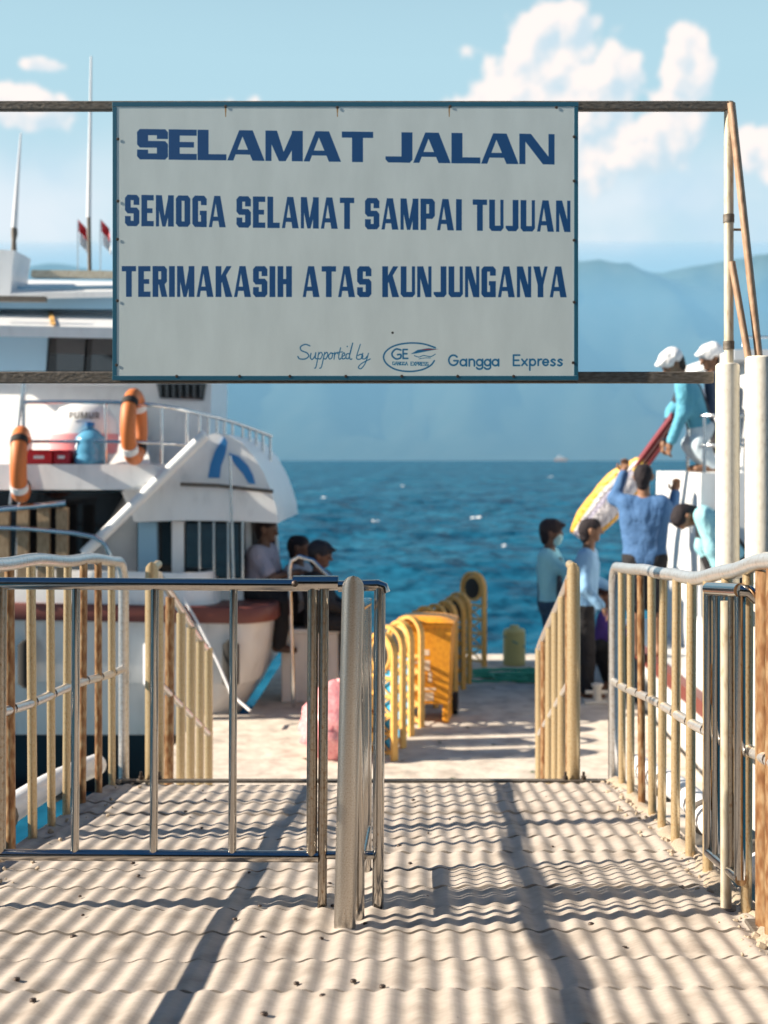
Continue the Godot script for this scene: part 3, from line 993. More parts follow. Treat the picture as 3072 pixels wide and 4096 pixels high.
	# pier: concrete slabs with open joints, a descending apron towards the gangway
	var pier := structure("pier", "pale concrete pier deck below the gangway, running out to the sea")
	var edge := MB.new()
	edge.box(Vector3(0.1, -0.62, -8.95), Vector3(4.0, 1.0, 3.8))
	edge.box(Vector3(0.3, -0.62, -12.78), Vector3(3.55, 1.0, 3.7))
	for x in [-1.2, 0.6, 1.9]:
		for z in [-8.5, -11.5, -14.2]:
			edge.tube([Vector3(x, -1.1, z), Vector3(x, -5, z)], 0.2, 12)
	part("pier_body", edge, M.pier_edge, pier)
	d = 7.75
	var row := 0
	while d < 14.6:
		var l := minf(1.72, 14.66 - d)
		var x0 := -1.95 if d + l < 11.3 else -1.52
		for side in 1:
			var xa := x0
			var xb := 2.1
			mb = MB.new()
			mb.bevel(Vector3((xa + xb) / 2, -0.06 + rng.randf_range(-0.003, 0.003), -d - l / 2 + 0.01), Vector3(xb - xa - 0.012, 0.12, l - 0.014), 0.008)
			part("slab", mb, M.pier, pier)
		d += l
		row += 1
	mb = MB.new()
	mb.prism(PackedVector2Array([Vector2(-1.95, -1.3), Vector2(1.95, -1.3), Vector2(1.95, -0.1), Vector2(-1.95, -0.1)]), -6.3, -7.7)
	part("abutment", mb, M.pier_edge, pier)
	# apron sloping from the gangway end to the pier
	mb = MB.new()
	var y0 := deck_y(RAMP_END) - 0.03
	var k := mb.v.size()
	mb.quad(Vector3(-1.5, y0, -6.12), Vector3(1.12, y0, -6.12), Vector3(1.12, 0.004, -7.95), Vector3(-1.5, 0.004, -7.95))
	mb.quad(Vector3(-1.5, y0, -6.12), Vector3(1.12, y0, -6.12), Vector3(1.12, -0.1, -6.12), Vector3(-1.5, -0.1, -6.12))
	for x in [-1.5, 1.12]:
		var t2 := mb.vert(Vector3(x, y0, -6.12), Vector3(signf(x), 0, 0))
		mb.vert(Vector3(x, -0.1, -6.12), Vector3(signf(x), 0, 0)); mb.vert(Vector3(x, 0.0, -7.95), Vector3(signf(x), 0, 0))
		mb.tri(t2, t2 + 1, t2 + 2)
	part("apron", mb, M.pier, pier)

# ------------------------------------------------------------------ gangway
func plank_mesh(phase: float, w: float, camber: float) -> ArrayMesh:
	var mb := MB.new()
	var nu := 34 * 8 + 1
	var nv := 4
	var x0 := -1.50
	var x1 := 1.04
	var f := func(a: int, b: int) -> Vector3:
		var x := x0 + (x1 - x0) * a / (nu - 1)
		var t := float(b) / (nv - 1)
		var z := (0.5 - t) * w
		var s := sin(TAU * (x + phase) / 0.0742)
		return Vector3(x, 0.0048 * s + camber * (t - t * t) * 4.0 + 0.004 * sin(x * 2.3 + phase * 40.0), z)
	mb.grid(nu, nv, f)
	# front and back edges have thickness
	for b in [0, nv - 1]:
		var nz := 1.0 if b == 0 else -1.0
		for a in nu - 1:
			var p: Vector3 = f.call(a, b)
			var q: Vector3 = f.call(a + 1, b)
			mb.quad(p, q, q - Vector3(0, 0.012, 0), p - Vector3(0, 0.012, 0), Vector3(0, 0, nz))
	return mb.mesh()

func build_gangway() -> void:
	var ramp := structure("gangway", "beige corrugated gangway deck sloping down towards the pier")
	var slope := atan(0.0944)
	var under := MB.new()
	var yc := deck_y(3.0) - 0.05
	var tilt := Basis(Vector3.RIGHT, -slope)
	under.box(Vector3(-0.23, yc, -3.0), Vector3(2.5, 0.03, 6.16), tilt)
	for x in [-1.44, -0.25, 0.97]:
		under.box(Vector3(x, yc - 0.13, -3.0), Vector3(0.1, 0.22, 6.1), tilt)
	part("underframe", under, M.under, ramp)
	var kinds := []
	for k in 6: kinds.append(plank_mesh(rng.randf_range(-0.008, 0.008), 0.2365, rng.randf_range(-0.001, 0.003)))
	var bolt := MB.new()
	bolt.lathe(Vector3.ZERO, [[0.0075, -0.004], [0.0075, 0.001], [0.005, 0.0025], [0.0, 0.003]], 8)
	var bm := bolt.mesh()
	var d := 0.125
	var k := 0
	while d < RAMP_END:
		var b := Basis(Vector3.RIGHT, -slope + rng.randf_range(-0.012, 0.012)) * Basis(Vector3.BACK, rng.randf_range(-0.0012, 0.0012))
		var p := inst("plank", kinds[k % 6 if k % 6 != (k - 1) % 6 else 0], M.deck, ramp, Transform3D(b, Vector3(rng.randf_range(-0.006, 0.006), deck_y(d) + rng.randf_range(-0.0025, 0.0025), -d)))
		if d > 2.2:
			for x in [-0.98, -0.40, -0.18, 0.02, 0.62]:
				inst("bolt", bm, M.bolt, p, Transform3D(Basis().scaled(Vector3.ONE * rng.randf_range(0.7, 1.25)), Vector3(x + rng.randf_range(-0.12, 0.12) - 0.06 * sin(d * 2.0), 0.003, rng.randf_range(-0.09, 0.11))))
		d += 0.25
		k += 1
	var lip := MB.new()
	lip.box(Vector3(-0.23, deck_y(RAMP_END) - 0.012, -RAMP_END - 0.03), Vector3(2.5, 0.012, 0.06), tilt)
	part("end_plate", lip, M.bar, ramp)
	# crumbled grout along both edges
	var grit := MB.new()
	for q in 300:
		var right := q % 5 != 0
		var dd := rng.randf_range(2.3, 6.05)
		var r := rng.randf_range(0.002, 0.0085) * (1.0 if rng.randf() < 0.85 else 1.7)
		var x := (0.99 + (rng.randf() - 0.75) * 0.14 * (0.5 + rng.randf())) if right else -1.44 + rng.randf() * 0.16
		grit.bevel(Vector3(x, deck_y(dd) + r * 0.5, -dd), Vector3(r * 2.2, r * 1.4, r * 1.9), r * 0.4, Basis(Vector3(rng.randf(), rng.randf(), rng.randf()).normalized(), rng.randf() * 6.0))
	var g := part("grit", grit, M.grit)
	g.set_meta("label", "crumbs of broken grout strewn along the gangway edges")
	g.set_meta("category", "grit"); g.set_meta("kind", "stuff")
	# kerb of mortar under the right railing
	var kerb := MB.new()
	kerb.grid(90, 7, func(a: int, b: int) -> Vector3:
		var dd := 2.2 + 3.9 * a / 89.0
		var t := b / 6.0
		var wob := 0.018 * sin(dd * 9.0) + 0.012 * sin(dd * 23.0 + 1.0)
		return Vector3(0.955 + wob + t * (0.085 - wob), deck_y(dd) + 0.022 * sin(t * PI) + 0.004 * sin(dd * 60.0 + b * 2.0) - 0.004, -dd))
	part("mortar_kerb", kerb, M.grit, ramp)
	# white service pipes outside both railings, tied to the posts
	for s in [[-1.60, 0.055, "white service pipe tied outside the left gangway railing"], [1.12, 0.055, "white service pipe outside the right gangway railing"]]:
		var pp := thing("service_pipe", s[2], "pipe", Vector3(s[0], deck_y(4.0), -4.0), "white pipes along the gangway")
		var mb := MB.new()
		var pts := []
		for j in 27:
			var dd := 1.0 + 5.2 * j / 26.0
			pts.append(Vector3(0.008 * sin(dd * 4.0), deck_y(dd) - deck_y(4.0) + 0.075 + 0.02 * sin(dd * 2.7), 4.0 - dd))
		mb.tube(pts, s[1], 14)
		part("pipe", mb, M.pvc, pp)
		for j in 5:
			var dd := 2.6 + 0.72 * j
			mb = MB.new()
			mb.tube([Vector3(0, deck_y(dd) - deck_y(4.0) + 0.075, 4.0 - dd - 0.02), Vector3(0, deck_y(dd) - deck_y(4.0) + 0.075, 4.0 - dd + 0.02)], s[1] + 0.012, 14)
			part("clip", mb, M.bar, pp)
	# railings of the gangway
	var lt := [[0.0, 1.05], [3.4, 1.052], [4.4, 1.052], [5.2, 1.075], [6.2, 1.085]]
	railing("cream rusting pipe railing along the left side of the gangway", -1.466, 0.9, 6.215, 0.25, func(q): return deck_y(q) + interp(lt, q) + 0.008 * sin(q * 7.0), func(q): return deck_y(q) + 0.475 + 0.011 * q + 0.006 * sin(q * 5.0), deck_y, 0.026, 0.0170, true, 4.28)
	var rt := [[0.0, 1.05], [3.0, 1.06], [3.46, 1.048], [3.86, 1.02], [4.38, 0.9975], [4.85, 1.014], [5.4, 1.035], [6.15, 1.05]]
	railing("cream rusting pipe railing with sagging top rail along the right side", 0.988, 1.6, 6.17, 0.25, func(q): return deck_y(q) + interp(rt, q), func(q): return deck_y(q) + 0.485 + 0.006 * sin(q * 4.0), deck_y, 0.025, 0.0170)
	# thick rusty end post of the right side
	var ep := thing("end_post", "thick rusty brown post at the near end of the right railing", "post", Vector3(1.0, deck_y(3.52), -3.52))
	var mb := MB.new()
	mb.tube([Vector3(0, -0.05, 0), Vector3(0, 1.02, 0)], 0.031, 18)
	part("post_pipe", mb, M.rust, ep)
	mb = MB.new()
	mb.bevel(Vector3(0, 0.006, 0), Vector3(0.10, 0.014, 0.10), 0.003)
	part("base_plate", mb, M.bar, ep)
	# handrails of the apron
	var top2 := func(q: float) -> float: return lerpf(1.79, 1.10, clampf((q - 6.15) / 1.72, 0, 1)) - 0.02
	var foot2 := func(q: float) -> float: return lerpf(0.70, 0.0, clampf((q - 6.12) / 1.83, 0, 1))
	var mid2 := func(q: float) -> float: return lerpf(1.23, 0.55, clampf((q - 6.15) / 1.72, 0, 1))
	for s in [[-1.315, "sloping cream handrail on the left of the lower ramp"], [0.79, "sloping cream handrail on the right of the lower ramp"]]:
		var o := railing(s[1], s[0], 6.3, 7.87, 0.31, top2, mid2, foot2, 0.024, 0.026, false)
		var back := -o.position
		mb = MB.new()
		mb.tube([Vector3(s[0], 0.66, -6.17), Vector3(s[0], 1.74, -6.17), Vector3(s[0], 1.765, -6.17), Vector3(s[0], 1.78, -6.17), Vector3(s[0], 1.79, -6.17)], [0.033, 0.033, 0.029, 0.018, 0.002], 18)
		part("newel_post", mb, M.post, o).position = back
		mb = MB.new()
		mb.tube([Vector3(s[0], 1.75, -6.17), Vector3(s[0], 1.765, -6.32)], 0.022, 12)
		part("end_pipe", mb, M.post, o).position = back
		mb = MB.new()
		mb.tube([Vector3(s[0], 0.0, -7.87), Vector3(s[0], 1.1, -7.87)], 0.026, 12)
		part("end_pipe", mb, M.post, o).position = back
		for q in [-0.045, 0.045]:
			mb = MB.new()
			mb.tube([Vector3(s[0] + q, 0.70, -6.13), Vector3(s[0] + q, 0.752, -6.13)], 0.007, 8)
			mb.tube([Vector3(s[0] + q, 0.715, -6.13), Vector3(s[0] + q, 0.73, -6.13)], 0.014, 6)
			part("anchor_bolt", mb, M.bolt, o).position = back
	build_gates()

func build_gates() -> void:
	var d := 3.77
	var y := deck_y(d)
	# closed swing gate on the left
	var g := thing("swing_gate", "closed stainless steel gate with three bars on the left of the gangway", "gate", Vector3(-0.8, y, -d))
	var gx := 0.8
	var t := MB.new()
	t.tube([Vector3(-1.275 + gx, 0.984, 0), Vector3(-0.295 + gx, 0.978, 0)], 0.0185, 18)
	part("top_tube", t, M.steel, g)
	t = MB.new()
	t.tube([Vector3(-1.275 + gx, 0.156, 0), Vector3(-0.295 + gx, 0.150, 0)], 0.0175, 18)
	part("bottom_tube", t, M.steel, g)
	for x in [-1.034, -0.794, -0.554]:
		t = MB.new()
		t.tube([Vector3(x + gx - 0.004, 0.16, 0), Vector3(x + gx, 0.98, 0)], 0.0125, 16)
		part("bar", t, M.steel, g)
	for x in [-1.262, -0.312]:
		t = MB.new()
		t.tube([Vector3(x + gx - 0.004, 0.137, 0), Vector3(x + gx, 0.99, 0)], 0.0165, 16)
		part("stile", t, M.steel_dark, g)
	t = MB.new()
	t.tube([Vector3(-0.372 + gx, 0.985, 0.0), Vector3(-0.235 + gx, 0.985, 0.0)], 0.0225, 18)
	var ls := part("latch_sleeve", t, M.steel, g)
	t = MB.new()
	t.lathe(Vector3(-0.365 + gx, 0.985, 0.019), [[0.010, 0], [0.010, 0.006], [0.0, 0.009]], 10, Basis(Vector3.RIGHT, PI / 2))
	part("latch_bolt", t, M.bolt, ls)
	# hinge post for the gate at the left railing
	var hp := thing("hinge_post", "steel hinge post of the left gate beside the left railing", "post", Vector3(-1.33, y, -d))
	t = MB.new()
	t.tube([Vector3(0, -0.03, 0), Vector3(0, 1.0, 0)], 0.02, 16)
	part("post_pipe", t, M.steel_dark, hp)
	for h in [0.28, 0.85]:
		t = MB.new()
		t.bevel(Vector3(0.035, h, 0), Vector3(0.06, 0.05, 0.02), 0.004)
		part("hinge", t, M.steel_dark, hp)
	# centre frame
	var c := thing("steel_barrier", "narrow stainless barrier with two legs beside the centre post", "barrier", Vector3(-0.19, y, -d))
	for q in [[-0.278, 0.0145], [-0.108, 0.0175]]:
		t = MB.new()
		t.tube([Vector3(q[0] + 0.19 - 0.006, -0.01, 0), Vector3(q[0] + 0.19, 0.97, 0)], q[1], 16)
		part("leg", t, M.steel_dark if q[1] < 0.016 else M.steel, c)
	t = MB.new()
	t.tube([Vector3(-0.235 + 0.19, 0.975, 0), Vector3(-0.115 + 0.19, 0.978, 0), Vector3(-0.098 + 0.19, 0.972, 0), Vector3(-0.093 + 0.19, 0.955, 0)], 0.0175, 16)
	part("top_tube", t, M.steel, c)
	t = MB.new()
	t.tube([Vector3(-0.27 + 0.19, 0.155, 0), Vector3(-0.115 + 0.19, 0.155, 0)], 0.0125, 14)
	part("crossbar", t, M.steel, c)
	# thick centre post with a domed top
	var fp := thing("centre_post", "thick stainless steel post with domed top standing mid gangway", "post", Vector3(-0.203, deck_y(3.555), -3.555))
	t = MB.new()
	t.tube([Vector3(0, -0.01, 0), Vector3(0.024, 0.972, 0), Vector3(0.0243, 0.986, 0), Vector3(0.0245, 0.996, 0), Vector3(0.0247, 1.003, 0), Vector3(0.0248, 1.0065, 0)], [0.0315, 0.0315, 0.029, 0.023, 0.014, 0.001], 26)
	part("post_pipe", t, M.steel_worn, fp)
	# slim lane divider seen end on behind the post
	var lp := thing("lane_divider", "slim barred steel panel standing end on behind the centre post", "barrier", Vector3(-0.165, deck_y(3.93), -3.93))
	var dy := func(z: float) -> float: return 0.0944 * z
	for z in [0.29, -0.31]:
		t = MB.new()
		t.tube([Vector3(0, dy.call(z) - 0.01, z), Vector3(0, dy.call(z) + 0.93, z)], 0.0155, 16)
		part("stile", t, M.steel, lp)
	for h in [0.14, 0.915]:
		t = MB.new()
		t.tube([Vector3(0, h + dy.call(0.29), 0.29), Vector3(0, h + dy.call(-0.31), -0.31)], 0.016, 14)
		part("cross_tube", t, M.steel, lp)
	for k in 9:
		var z := 0.29 - 0.06 * (k + 1)
		t = MB.new()
		t.tube([Vector3(0, 0.14 + dy.call(z), z), Vector3(0, 0.91 + dy.call(z), z)], 0.006, 10)
		part("bar", t, M.steel, lp)
	# narrow gate folded back against the right railing
	var r := thing("folded_gate", "narrow stainless gate with close bars folded back against right railing", "gate", Vector3(0.945, deck_y(3.78), -3.78))
	var z0 := 0.17
	var z1 := -0.175
	for h in [[0.965, 0.0215], [0.122, 0.0175]]:
		t = MB.new()
		t.tube([Vector3(0.003, h[0] + dy.call(z0), z0 + 0.012), Vector3(-0.005, h[0] + dy.call(z1), z1)], h[1], 16)
		part("cross_tube", t, M.steel, r)
	for k in 5:
		var z := lerpf(z0, z1, k / 4.0)
		t = MB.new()
		t.tube([Vector3(0.003 - 0.002 * k, 0.122 + dy.call(z), z), Vector3(0.003 - 0.002 * k, 0.965 + dy.call(z), z)], 0.0165 if k in [0, 4] else 0.0115, 14)
		part("stile" if k in [0, 4] else "bar", t, M.steel if k != 1 else M.steel_dark, r)
	t = MB.new()
	t.tube([Vector3(0.003, 0.965 + dy.call(z0), z0 + 0.01), Vector3(0.025, 0.963 + dy.call(z0), z0 + 0.02), Vector3(0.05, 0.94 + dy.call(z0), z0 + 0.02)], 0.0185, 14)
	part("hinge_arm", t, M.steel, r)
	for h in [0.32, 0.66]:
		t = MB.new()
		t.bevel(Vector3(0.012, h + dy.call(z1), z1 + 0.03), Vector3(0.016, 0.13, 0.016), 0.003)
		part("hinge", t, M.rust, r)
	t = MB.new()
	t.tube([Vector3(-0.007, dy.call(0.05) - 0.02, 0.05), Vector3(-0.007, dy.call(0.05) + 0.93, 0.05)], 0.0165, 14)
	part("leg", t, M.pole, r)
	t = MB.new()
	t.bevel(Vector3(-0.007, dy.call(0.05) + 0.002, 0.05), Vector3(0.075, 0.012, 0.075), 0.003)
	part("base_plate", t, M.bar, r)

# ------------------------------------------------------------------ sign
func build_sign() -> void:
	var d := 4.77
	var o := thing("farewell_sign", "large white board with dark blue lettering on a steel pole frame", "sign", Vector3(0, deck_y(d), -d))
	var up := -deck_y(d)
	var p := func(px: float, py: float) -> Vector3:
		var q := at(px, py, d)
		return Vector3(q.x, q.y + up, 0)
	var m := StandardMaterial3D.new()
	m.albedo_texture = ImageTexture.create_from_image(board_image())
	m.roughness = 0.5
	var a: Vector3 = p.call(250, 228)
	var b: Vector3 = p.call(1244, 820)
	var mesh := ArrayMesh.new()
	var arr := []
	arr.resize(Mesh.ARRAY_MAX)
	arr[Mesh.ARRAY_VERTEX] = PackedVector3Array([Vector3(a.x, a.y, 0), Vector3(b.x, a.y, 0), Vector3(b.x, b.y, 0), Vector3(a.x, b.y, 0)])
	arr[Mesh.ARRAY_NORMAL] = PackedVector3Array([Vector3.BACK, Vector3.BACK, Vector3.BACK, Vector3.BACK])
	arr[Mesh.ARRAY_TEX_UV] = PackedVector2Array([Vector2(0.003, 0.005), Vector2(0.997, 0.005), Vector2(0.997, 0.995), Vector2(0.003, 0.995)])
	arr[Mesh.ARRAY_INDEX] = PackedInt32Array([0, 1, 2, 0, 2, 3])
	mesh.add_surface_from_arrays(Mesh.PRIMITIVE_TRIANGLES, arr)
	inst("board_face", mesh, m, o, Transform3D(Basis(), Vector3(0, 0, 0.030)))
	var t := MB.new()
	t.bevel(Vector3((a.x + b.x) / 2, (a.y + b.y) / 2, 0.014), Vector3(b.x - a.x, a.y - b.y, 0.024), 0.003)
	part("board_core", t, M.cloth_white, o)
	# blue edging strips
	var bw := 0.0165
	for e in [[(a.x + b.x) / 2, a.y - bw / 2 + 0.004, b.x - a.x + 0.012, bw], [(a.x + b.x) / 2, b.y + bw / 2 - 0.004, b.x - a.x + 0.012, bw]]:
		t = MB.new()
		t.bevel(Vector3(e[0], e[1], 0.0166), Vector3(e[2], e[3], 0.030), 0.0008)
		part("edging", t, M.border, o)
	for x in [a.x + bw / 2 - 0.005, b.x - bw / 2 + 0.005]:
		t = MB.new()
		t.bevel(Vector3(x, (a.y + b.y) / 2, 0.0166), Vector3(bw, a.y - b.y - 2 * bw + 0.006, 0.029), 0.0008)
		part("edging", t, M.border, o)
	t = MB.new()
	t.lathe(Vector3.ZERO, [[0.0062, 0], [0.0058, 0.0008], [0.0, 0.001]], 8, Basis(Vector3.RIGHT, PI / 2))
	var sc := t.mesh()
	for q in [[490, 235], [730, 237], [972, 235], [1200, 237], [259, 305], [259, 438], [258, 520], [258, 652], [256, 790], [1238, 300], [1238, 395], [1238, 522], [1238, 655], [1236, 785], [385, 814], [520, 814], [628, 814], [748, 814], [868, 814], [988, 814], [1108, 814]]:
		inst("screw", sc, M.bolt, o, Transform3D(Basis(), p.call(q[0], q[1]) + Vector3(0, 0, 0.0317)))
	# steel frame: rails above and below, poles
	var xl := -1.80
	var xr: float = p.call(1575, 0).x
	var ty: float = p.call(0, 227).y
	var by: float = p.call(0, 815).y
	t = MB.new()
	t.bevel(Vector3((xl + xr) / 2, ty, -0.018), Vector3(xr - xl, 0.034, 0.036), 0.003)
	part("top_bar", t, M.bar, o)
	t = MB.new()
	var xb: float = p.call(1543, 0).x
	t.bevel(Vector3((xl + xb) / 2, by, -0.02), Vector3(xb - xl, 0.044, 0.038), 0.003)
	part("bottom_bar", t, M.bar, o)
	for x in [xl, xr + 0.004]:
		t = MB.new()
		t.tube([Vector3(x, -0.5, -0.02), Vector3(x, ty + 0.018, -0.02)], 0.0185, 16)
		part("pole", t, M.pole, o)
	# braces running down into the neighbouring column
	var foot: Vector3 = p.call(1636, 775)
	for q in [[1578, 224, 1636, 772, 0.0155], [1579, 566, 1614, 772, 0.014]]:
		t = MB.new()
		var s: Vector3 = p.call(q[0], q[1])
		var e: Vector3 = p.call(q[2], q[3] + 12)
		t.tube([s + Vector3(0, 0, 0.012), e + Vector3(0, 0, 0.03)], q[4], 4)
		part("brace", t, M.brace, o)
	for h in [470, 745]:
		t = MB.new()
		var s2: Vector3 = p.call(1577, h)
		t.tube([s2 + Vector3(0, -0.016, -0.02), s2 + Vector3(0, 0.016, -0.02)], 0.0215, 14)
		part("clamp", t, M.bar, o)
	t = MB.new()
	var hk: Vector3 = p.call(1584, 496)
	t.tube([hk, hk + Vector3(0.03, 0, 0.0), hk + Vector3(0.042, 0.003, 0)], 0.005, 8)
	part("hook", t, M.bar, o)
	# pipe columns cast full of concrete, outside the railing
	for q in [[1.203, 4.76, 0.0455, 785, "slimmer cream concrete pipe column holding the right pole of the board"], [1.316, 4.71, 0.058, 770, "thicker cream concrete pipe column at the right edge with two braces"], [-1.80, 4.77, 0.0455, 785, "cream concrete pipe column holding the left pole of the board"]]:
		var cl := thing("pipe_column", q[4], "column", Vector3(q[0], SEA - 1.0, -q[1]), "concrete pipe columns of the board")
		t = MB.new()
		var h: float = at(0, q[3], q[1]).y - cl.position.y
		t.lathe(Vector3.ZERO, [[q[2], 0], [q[2], h - 0.008], [q[2] - 0.008, h], [q[2] - 0.009, h], [0.0, h + 0.002]], 28)
		part("pipe_shell", t, M.column, cl)
		t = MB.new()
		t.tube([Vector3(0, h - 0.86, 0), Vector3(0, h - 0.85, 0)], q[2] + 0.003, 24)
		part("joint_ring", t, M.column, cl)

# ------------------------------------------------------------------ boats
func block(called: String, pts: Array, d0: float, d1: float, m: Material, parent: Node3D) -> MeshInstance3D:
	var t := MB.new()
	t.prism(poly_at(pts, d0), -d0, -d1)
	var o := part(called, t, m, parent)
	o.position = -parent.position
	return o

func slope(called: String, lo: Array, d0: float, hi: Array, d1: float, thick: float, m: Material, parent: Node3D) -> void:
	# a plate leaning back: lower edge (two sketch points) at depth d0, upper edge at d1
	var t := MB.new()
	var a := at(lo[0][0], lo[0][1], d0)
	var b := at(lo[1][0], lo[1][1], d0)
	var c := at(hi[1][0], hi[1][1], d1)
	var e := at(hi[0][0], hi[0][1], d1)
	var n := 8
	var q := (b - a).cross(e - a).normalized()
	if q.z < 0.0: q = -q
	t.grid(2, n + 1, func(u: int, v: int) -> Vector3:
		var f := float(v) / n
		return (a if u == 0 else b).lerp(e if u == 0 else c, f) + q * (0.004 * sin(PI * f)))
	t.quad(a, b, b - q * thick, a - q * thick)
	t.quad(e, c, c - q * thick, e - q * thick)
	t.quad(b, c, c - q * thick, b - q * thick)
	t.quad(a, e, e - q * thick, a - q * thick)
	t.quad(a - q * thick, b - q * thick, c - q * thick, e - q * thick)
	part(called, t, m, parent).position = -parent.position

func rod(called: String, pts: Array, r, m: Material, parent: Node3D, seg := 8) -> MeshInstance3D:
	var t := MB.new()
	t.tube(pts, r, seg)
	var o := part(called, t, m, parent)
	o.position = -parent.position
	return o

func hull_loft(rows: Array, xl: float, zn: float, zf: float) -> MB:
	# rows: [height, end x, inset of the sides, corner radius]; plan outline with a rounded right end
	var t := MB.new()
	var n := 30
	t.grid(n, rows.size(), func(a: int, b: int) -> Vector3:
		var r = rows[b]
		var x1: float = r[1]
		var z0: float = zn + r[2]
		var z1: float = zf - r[2]
		var q: float = r[3]
		var c := 10
		var p: Vector2
		if a < 5: p = Vector2(lerpf(xl, x1 - q, a / 4.0), z0)
		elif a < 5 + c:
			var an := (a - 4.0) / c * PI / 2
			p = Vector2(x1 - q + q * sin(an), z0 + q - q * cos(an))
		elif a < n - 5:
			var an2 := (a - 15.0) / c * PI / 2
			p = Vector2(x1 - q + q * cos(an2), z1 - q + q * sin(an2))
		else: p = Vector2(lerpf(x1 - q, xl, (a - 25) / 4.0), z1)
		var sheer := 0.05 * smoothstep(-1.5, -5.0, p.x) * clampf(r[0] + 0.3, 0, 1.2)
		return Vector3(p.x, r[0] + sheer, -p.y))
	return t

func build_ferry() -> void:
	var f := thing("ferry", "white passenger ferry with brown rubbing strip moored left of the pier", "boat", Vector3(-4.2, SEA, -12.2))
	var sub := -f.position
	var zc := func(a: Array) -> Array:
		var o := []
		for p in a: o.append([p[0] * 0.4231, 486.0 + p[1] * 0.4231])
		return o
	var D := 11.0
	var XL := -8.5
	# hull
	part("hull", hull_loft([[0.86, -1.31, 0.0, 0.28], [0.62, -1.34, 0.02, 0.3], [0.30, -1.42, 0.05, 0.32], [0.28, -1.46, 0.075, 0.32], [0.0, -1.60, 0.14, 0.36], [-0.2, -1.75, 0.22, 0.4]], XL, D, 13.5), M.hull, f).position = sub
	part("boot_top", hull_loft([[-0.2, -1.74, 0.215, 0.4], [-0.45, -1.9, 0.3, 0.5], [-1.1, -2.3, 0.55, 0.5]], XL, D, 13.5), M.boot, f).position = sub
	part("rubbing_strip", hull_loft([[0.84, -1.31, -0.01, 0.28], [0.85, -1.26, -0.05, 0.30], [0.98, -1.27, -0.05, 0.30], [0.99, -1.33, 0.0, 0.28], [0.985, -1.9, 0.5, 0.2]], XL, D, 13.5), M.rub, f).position = sub
	part("bulwark", hull_loft([[0.98, -1.80, 0.03, 0.3], [1.28, -1.84, 0.05, 0.3], [1.28, -1.90, 0.12, 0.25], [0.98, -1.93, 0.15, 0.25]], XL, D, 13.5), M.white, f).position = sub
	block("deck", [[-1200, 1312], [560, 1312], [560, 1322], [-1200, 1322]], 11.2, 13.3, M.white, f)
	# main cabin and its openings
	block("cabin", [[-1200, 1062], [330, 1062], [520, 1125], [524, 1250], [526, 1320], [-1200, 1320]], 11.55, 13.0, M.white, f)
	block("window", [[62, 1063], [272, 1063], [188, 1205], [62, 1205]], 11.36, 11.50, M.black, f)
	block("window", [[-420, 1063], [40, 1063], [40, 1205], [-420, 1205]], 11.36, 11.50, M.black, f)
	block("window", [[298, 1128], [338, 1128], [340, 1240], [298, 1240]], 11.36, 11.50, M.skyglass, f)
	block("door_panel", [[371, 1126], [397, 1126], [397, 1243], [371, 1243]], 11.34, 11.50, M.white, f)
	for k in 4:
		var x := 402.0 + 31.0 * k
		block("window", [[x, 1130], [x + 27, 1131], [x + 28, 1246], [x, 1246]], 11.36, 11.50, M.glass, f)
		if k < 4: rod("mullion", [at(x + 29, 1126, 11.34), at(x + 29, 1250, 11.34)], 0.012, M.chrome, f)
	block("window_band", [[296, 1122], [526, 1128], [528, 1250], [296, 1250]], 11.46, 11.56, M.black, f)
	# glazed bulkhead closing the stern under the fairing
	block("stern_bulkhead", [[500, 1118], [596, 1118], [603, 1250], [606, 1318], [500, 1318]], 12.30, 12.42, M.white, f)
	for k in 3:
		var x := 516.0 + 27.0 * k
		block("window", [[x, 1128], [x + 23, 1130], [x + 25, 1252], [x, 1252]], 12.26, 12.31, M.glass, f)
	# moulded stern fairing with a blue flash
	var fair := [[262, 1062], [330, 1030], [372, 1005], [402, 972], [428, 948], [462, 936], [492, 939], [522, 955], [548, 985], [570, 1022], [586, 1062], [598, 1100], [600, 1130], [520, 1126], [400, 1124], [290, 1128]]
	block("fairing", fair, 11.22, 13.1, M.white, f)
	block("flash", zc.call([[1062, 1290], [1075, 1220], [1100, 1150], [1145, 1082], [1160, 1110], [1150, 1170], [1128, 1230], [1120, 1292]]), 11.205, 11.225, M.blue, f)
	block("flash", zc.call([[1168, 1165], [1215, 1180], [1262, 1225], [1290, 1275], [1302, 1322], [1270, 1320], [1240, 1270], [1200, 1225]]), 11.205, 11.225, M.blue, f)
	rod("grab_rail", [at(390, 1046, 11.15), at(470, 1049, 11.15), at(590, 1062, 11.15)], 0.018, M.bar, f)
	rod("flag_staff", [at(497, 985, 11.12), at(504, 1250, 11.12)], 0.013, M.chrome, f)
	rod("diagonal_strut", [at(182, 1196, 10.95), at(445, 938, 10.95)], 0.05, M.white, f, 14)
	# upper deck
	block("upper_deck", [[-1200, 1003], [330, 1003], [350, 1012], [338, 1036], [270, 1058], [-1200, 1060]], 10.98, 13.2, M.white, f)
	block("upper_cabin", [[-1200, 655], [440, 655], [457, 830], [452, 1003], [-1200, 1003]], 12.35, 13.4, M.white, f)
	block("upper_window_band", [[-420, 702], [420, 706], [424, 806], [-420, 806]], 12.29, 12.37, M.black, f)
	block("window", [[-110, 709], [104, 709], [98, 802], [-110, 802]], 12.25, 12.31, M.skyglass, f)
	block("window", [[122, 716], [186, 716], [180, 802], [122, 802]], 12.25, 12.31, M.glass, f)
	block("window", [[200, 730], [232, 716], [360, 716], [360, 802], [196, 802]], 12.25, 12.31, M.glass, f)
	block("louvre_frame", [[338, 828], [446, 828], [440, 864], [345, 860]], 12.28, 12.35, M.chrome, f)
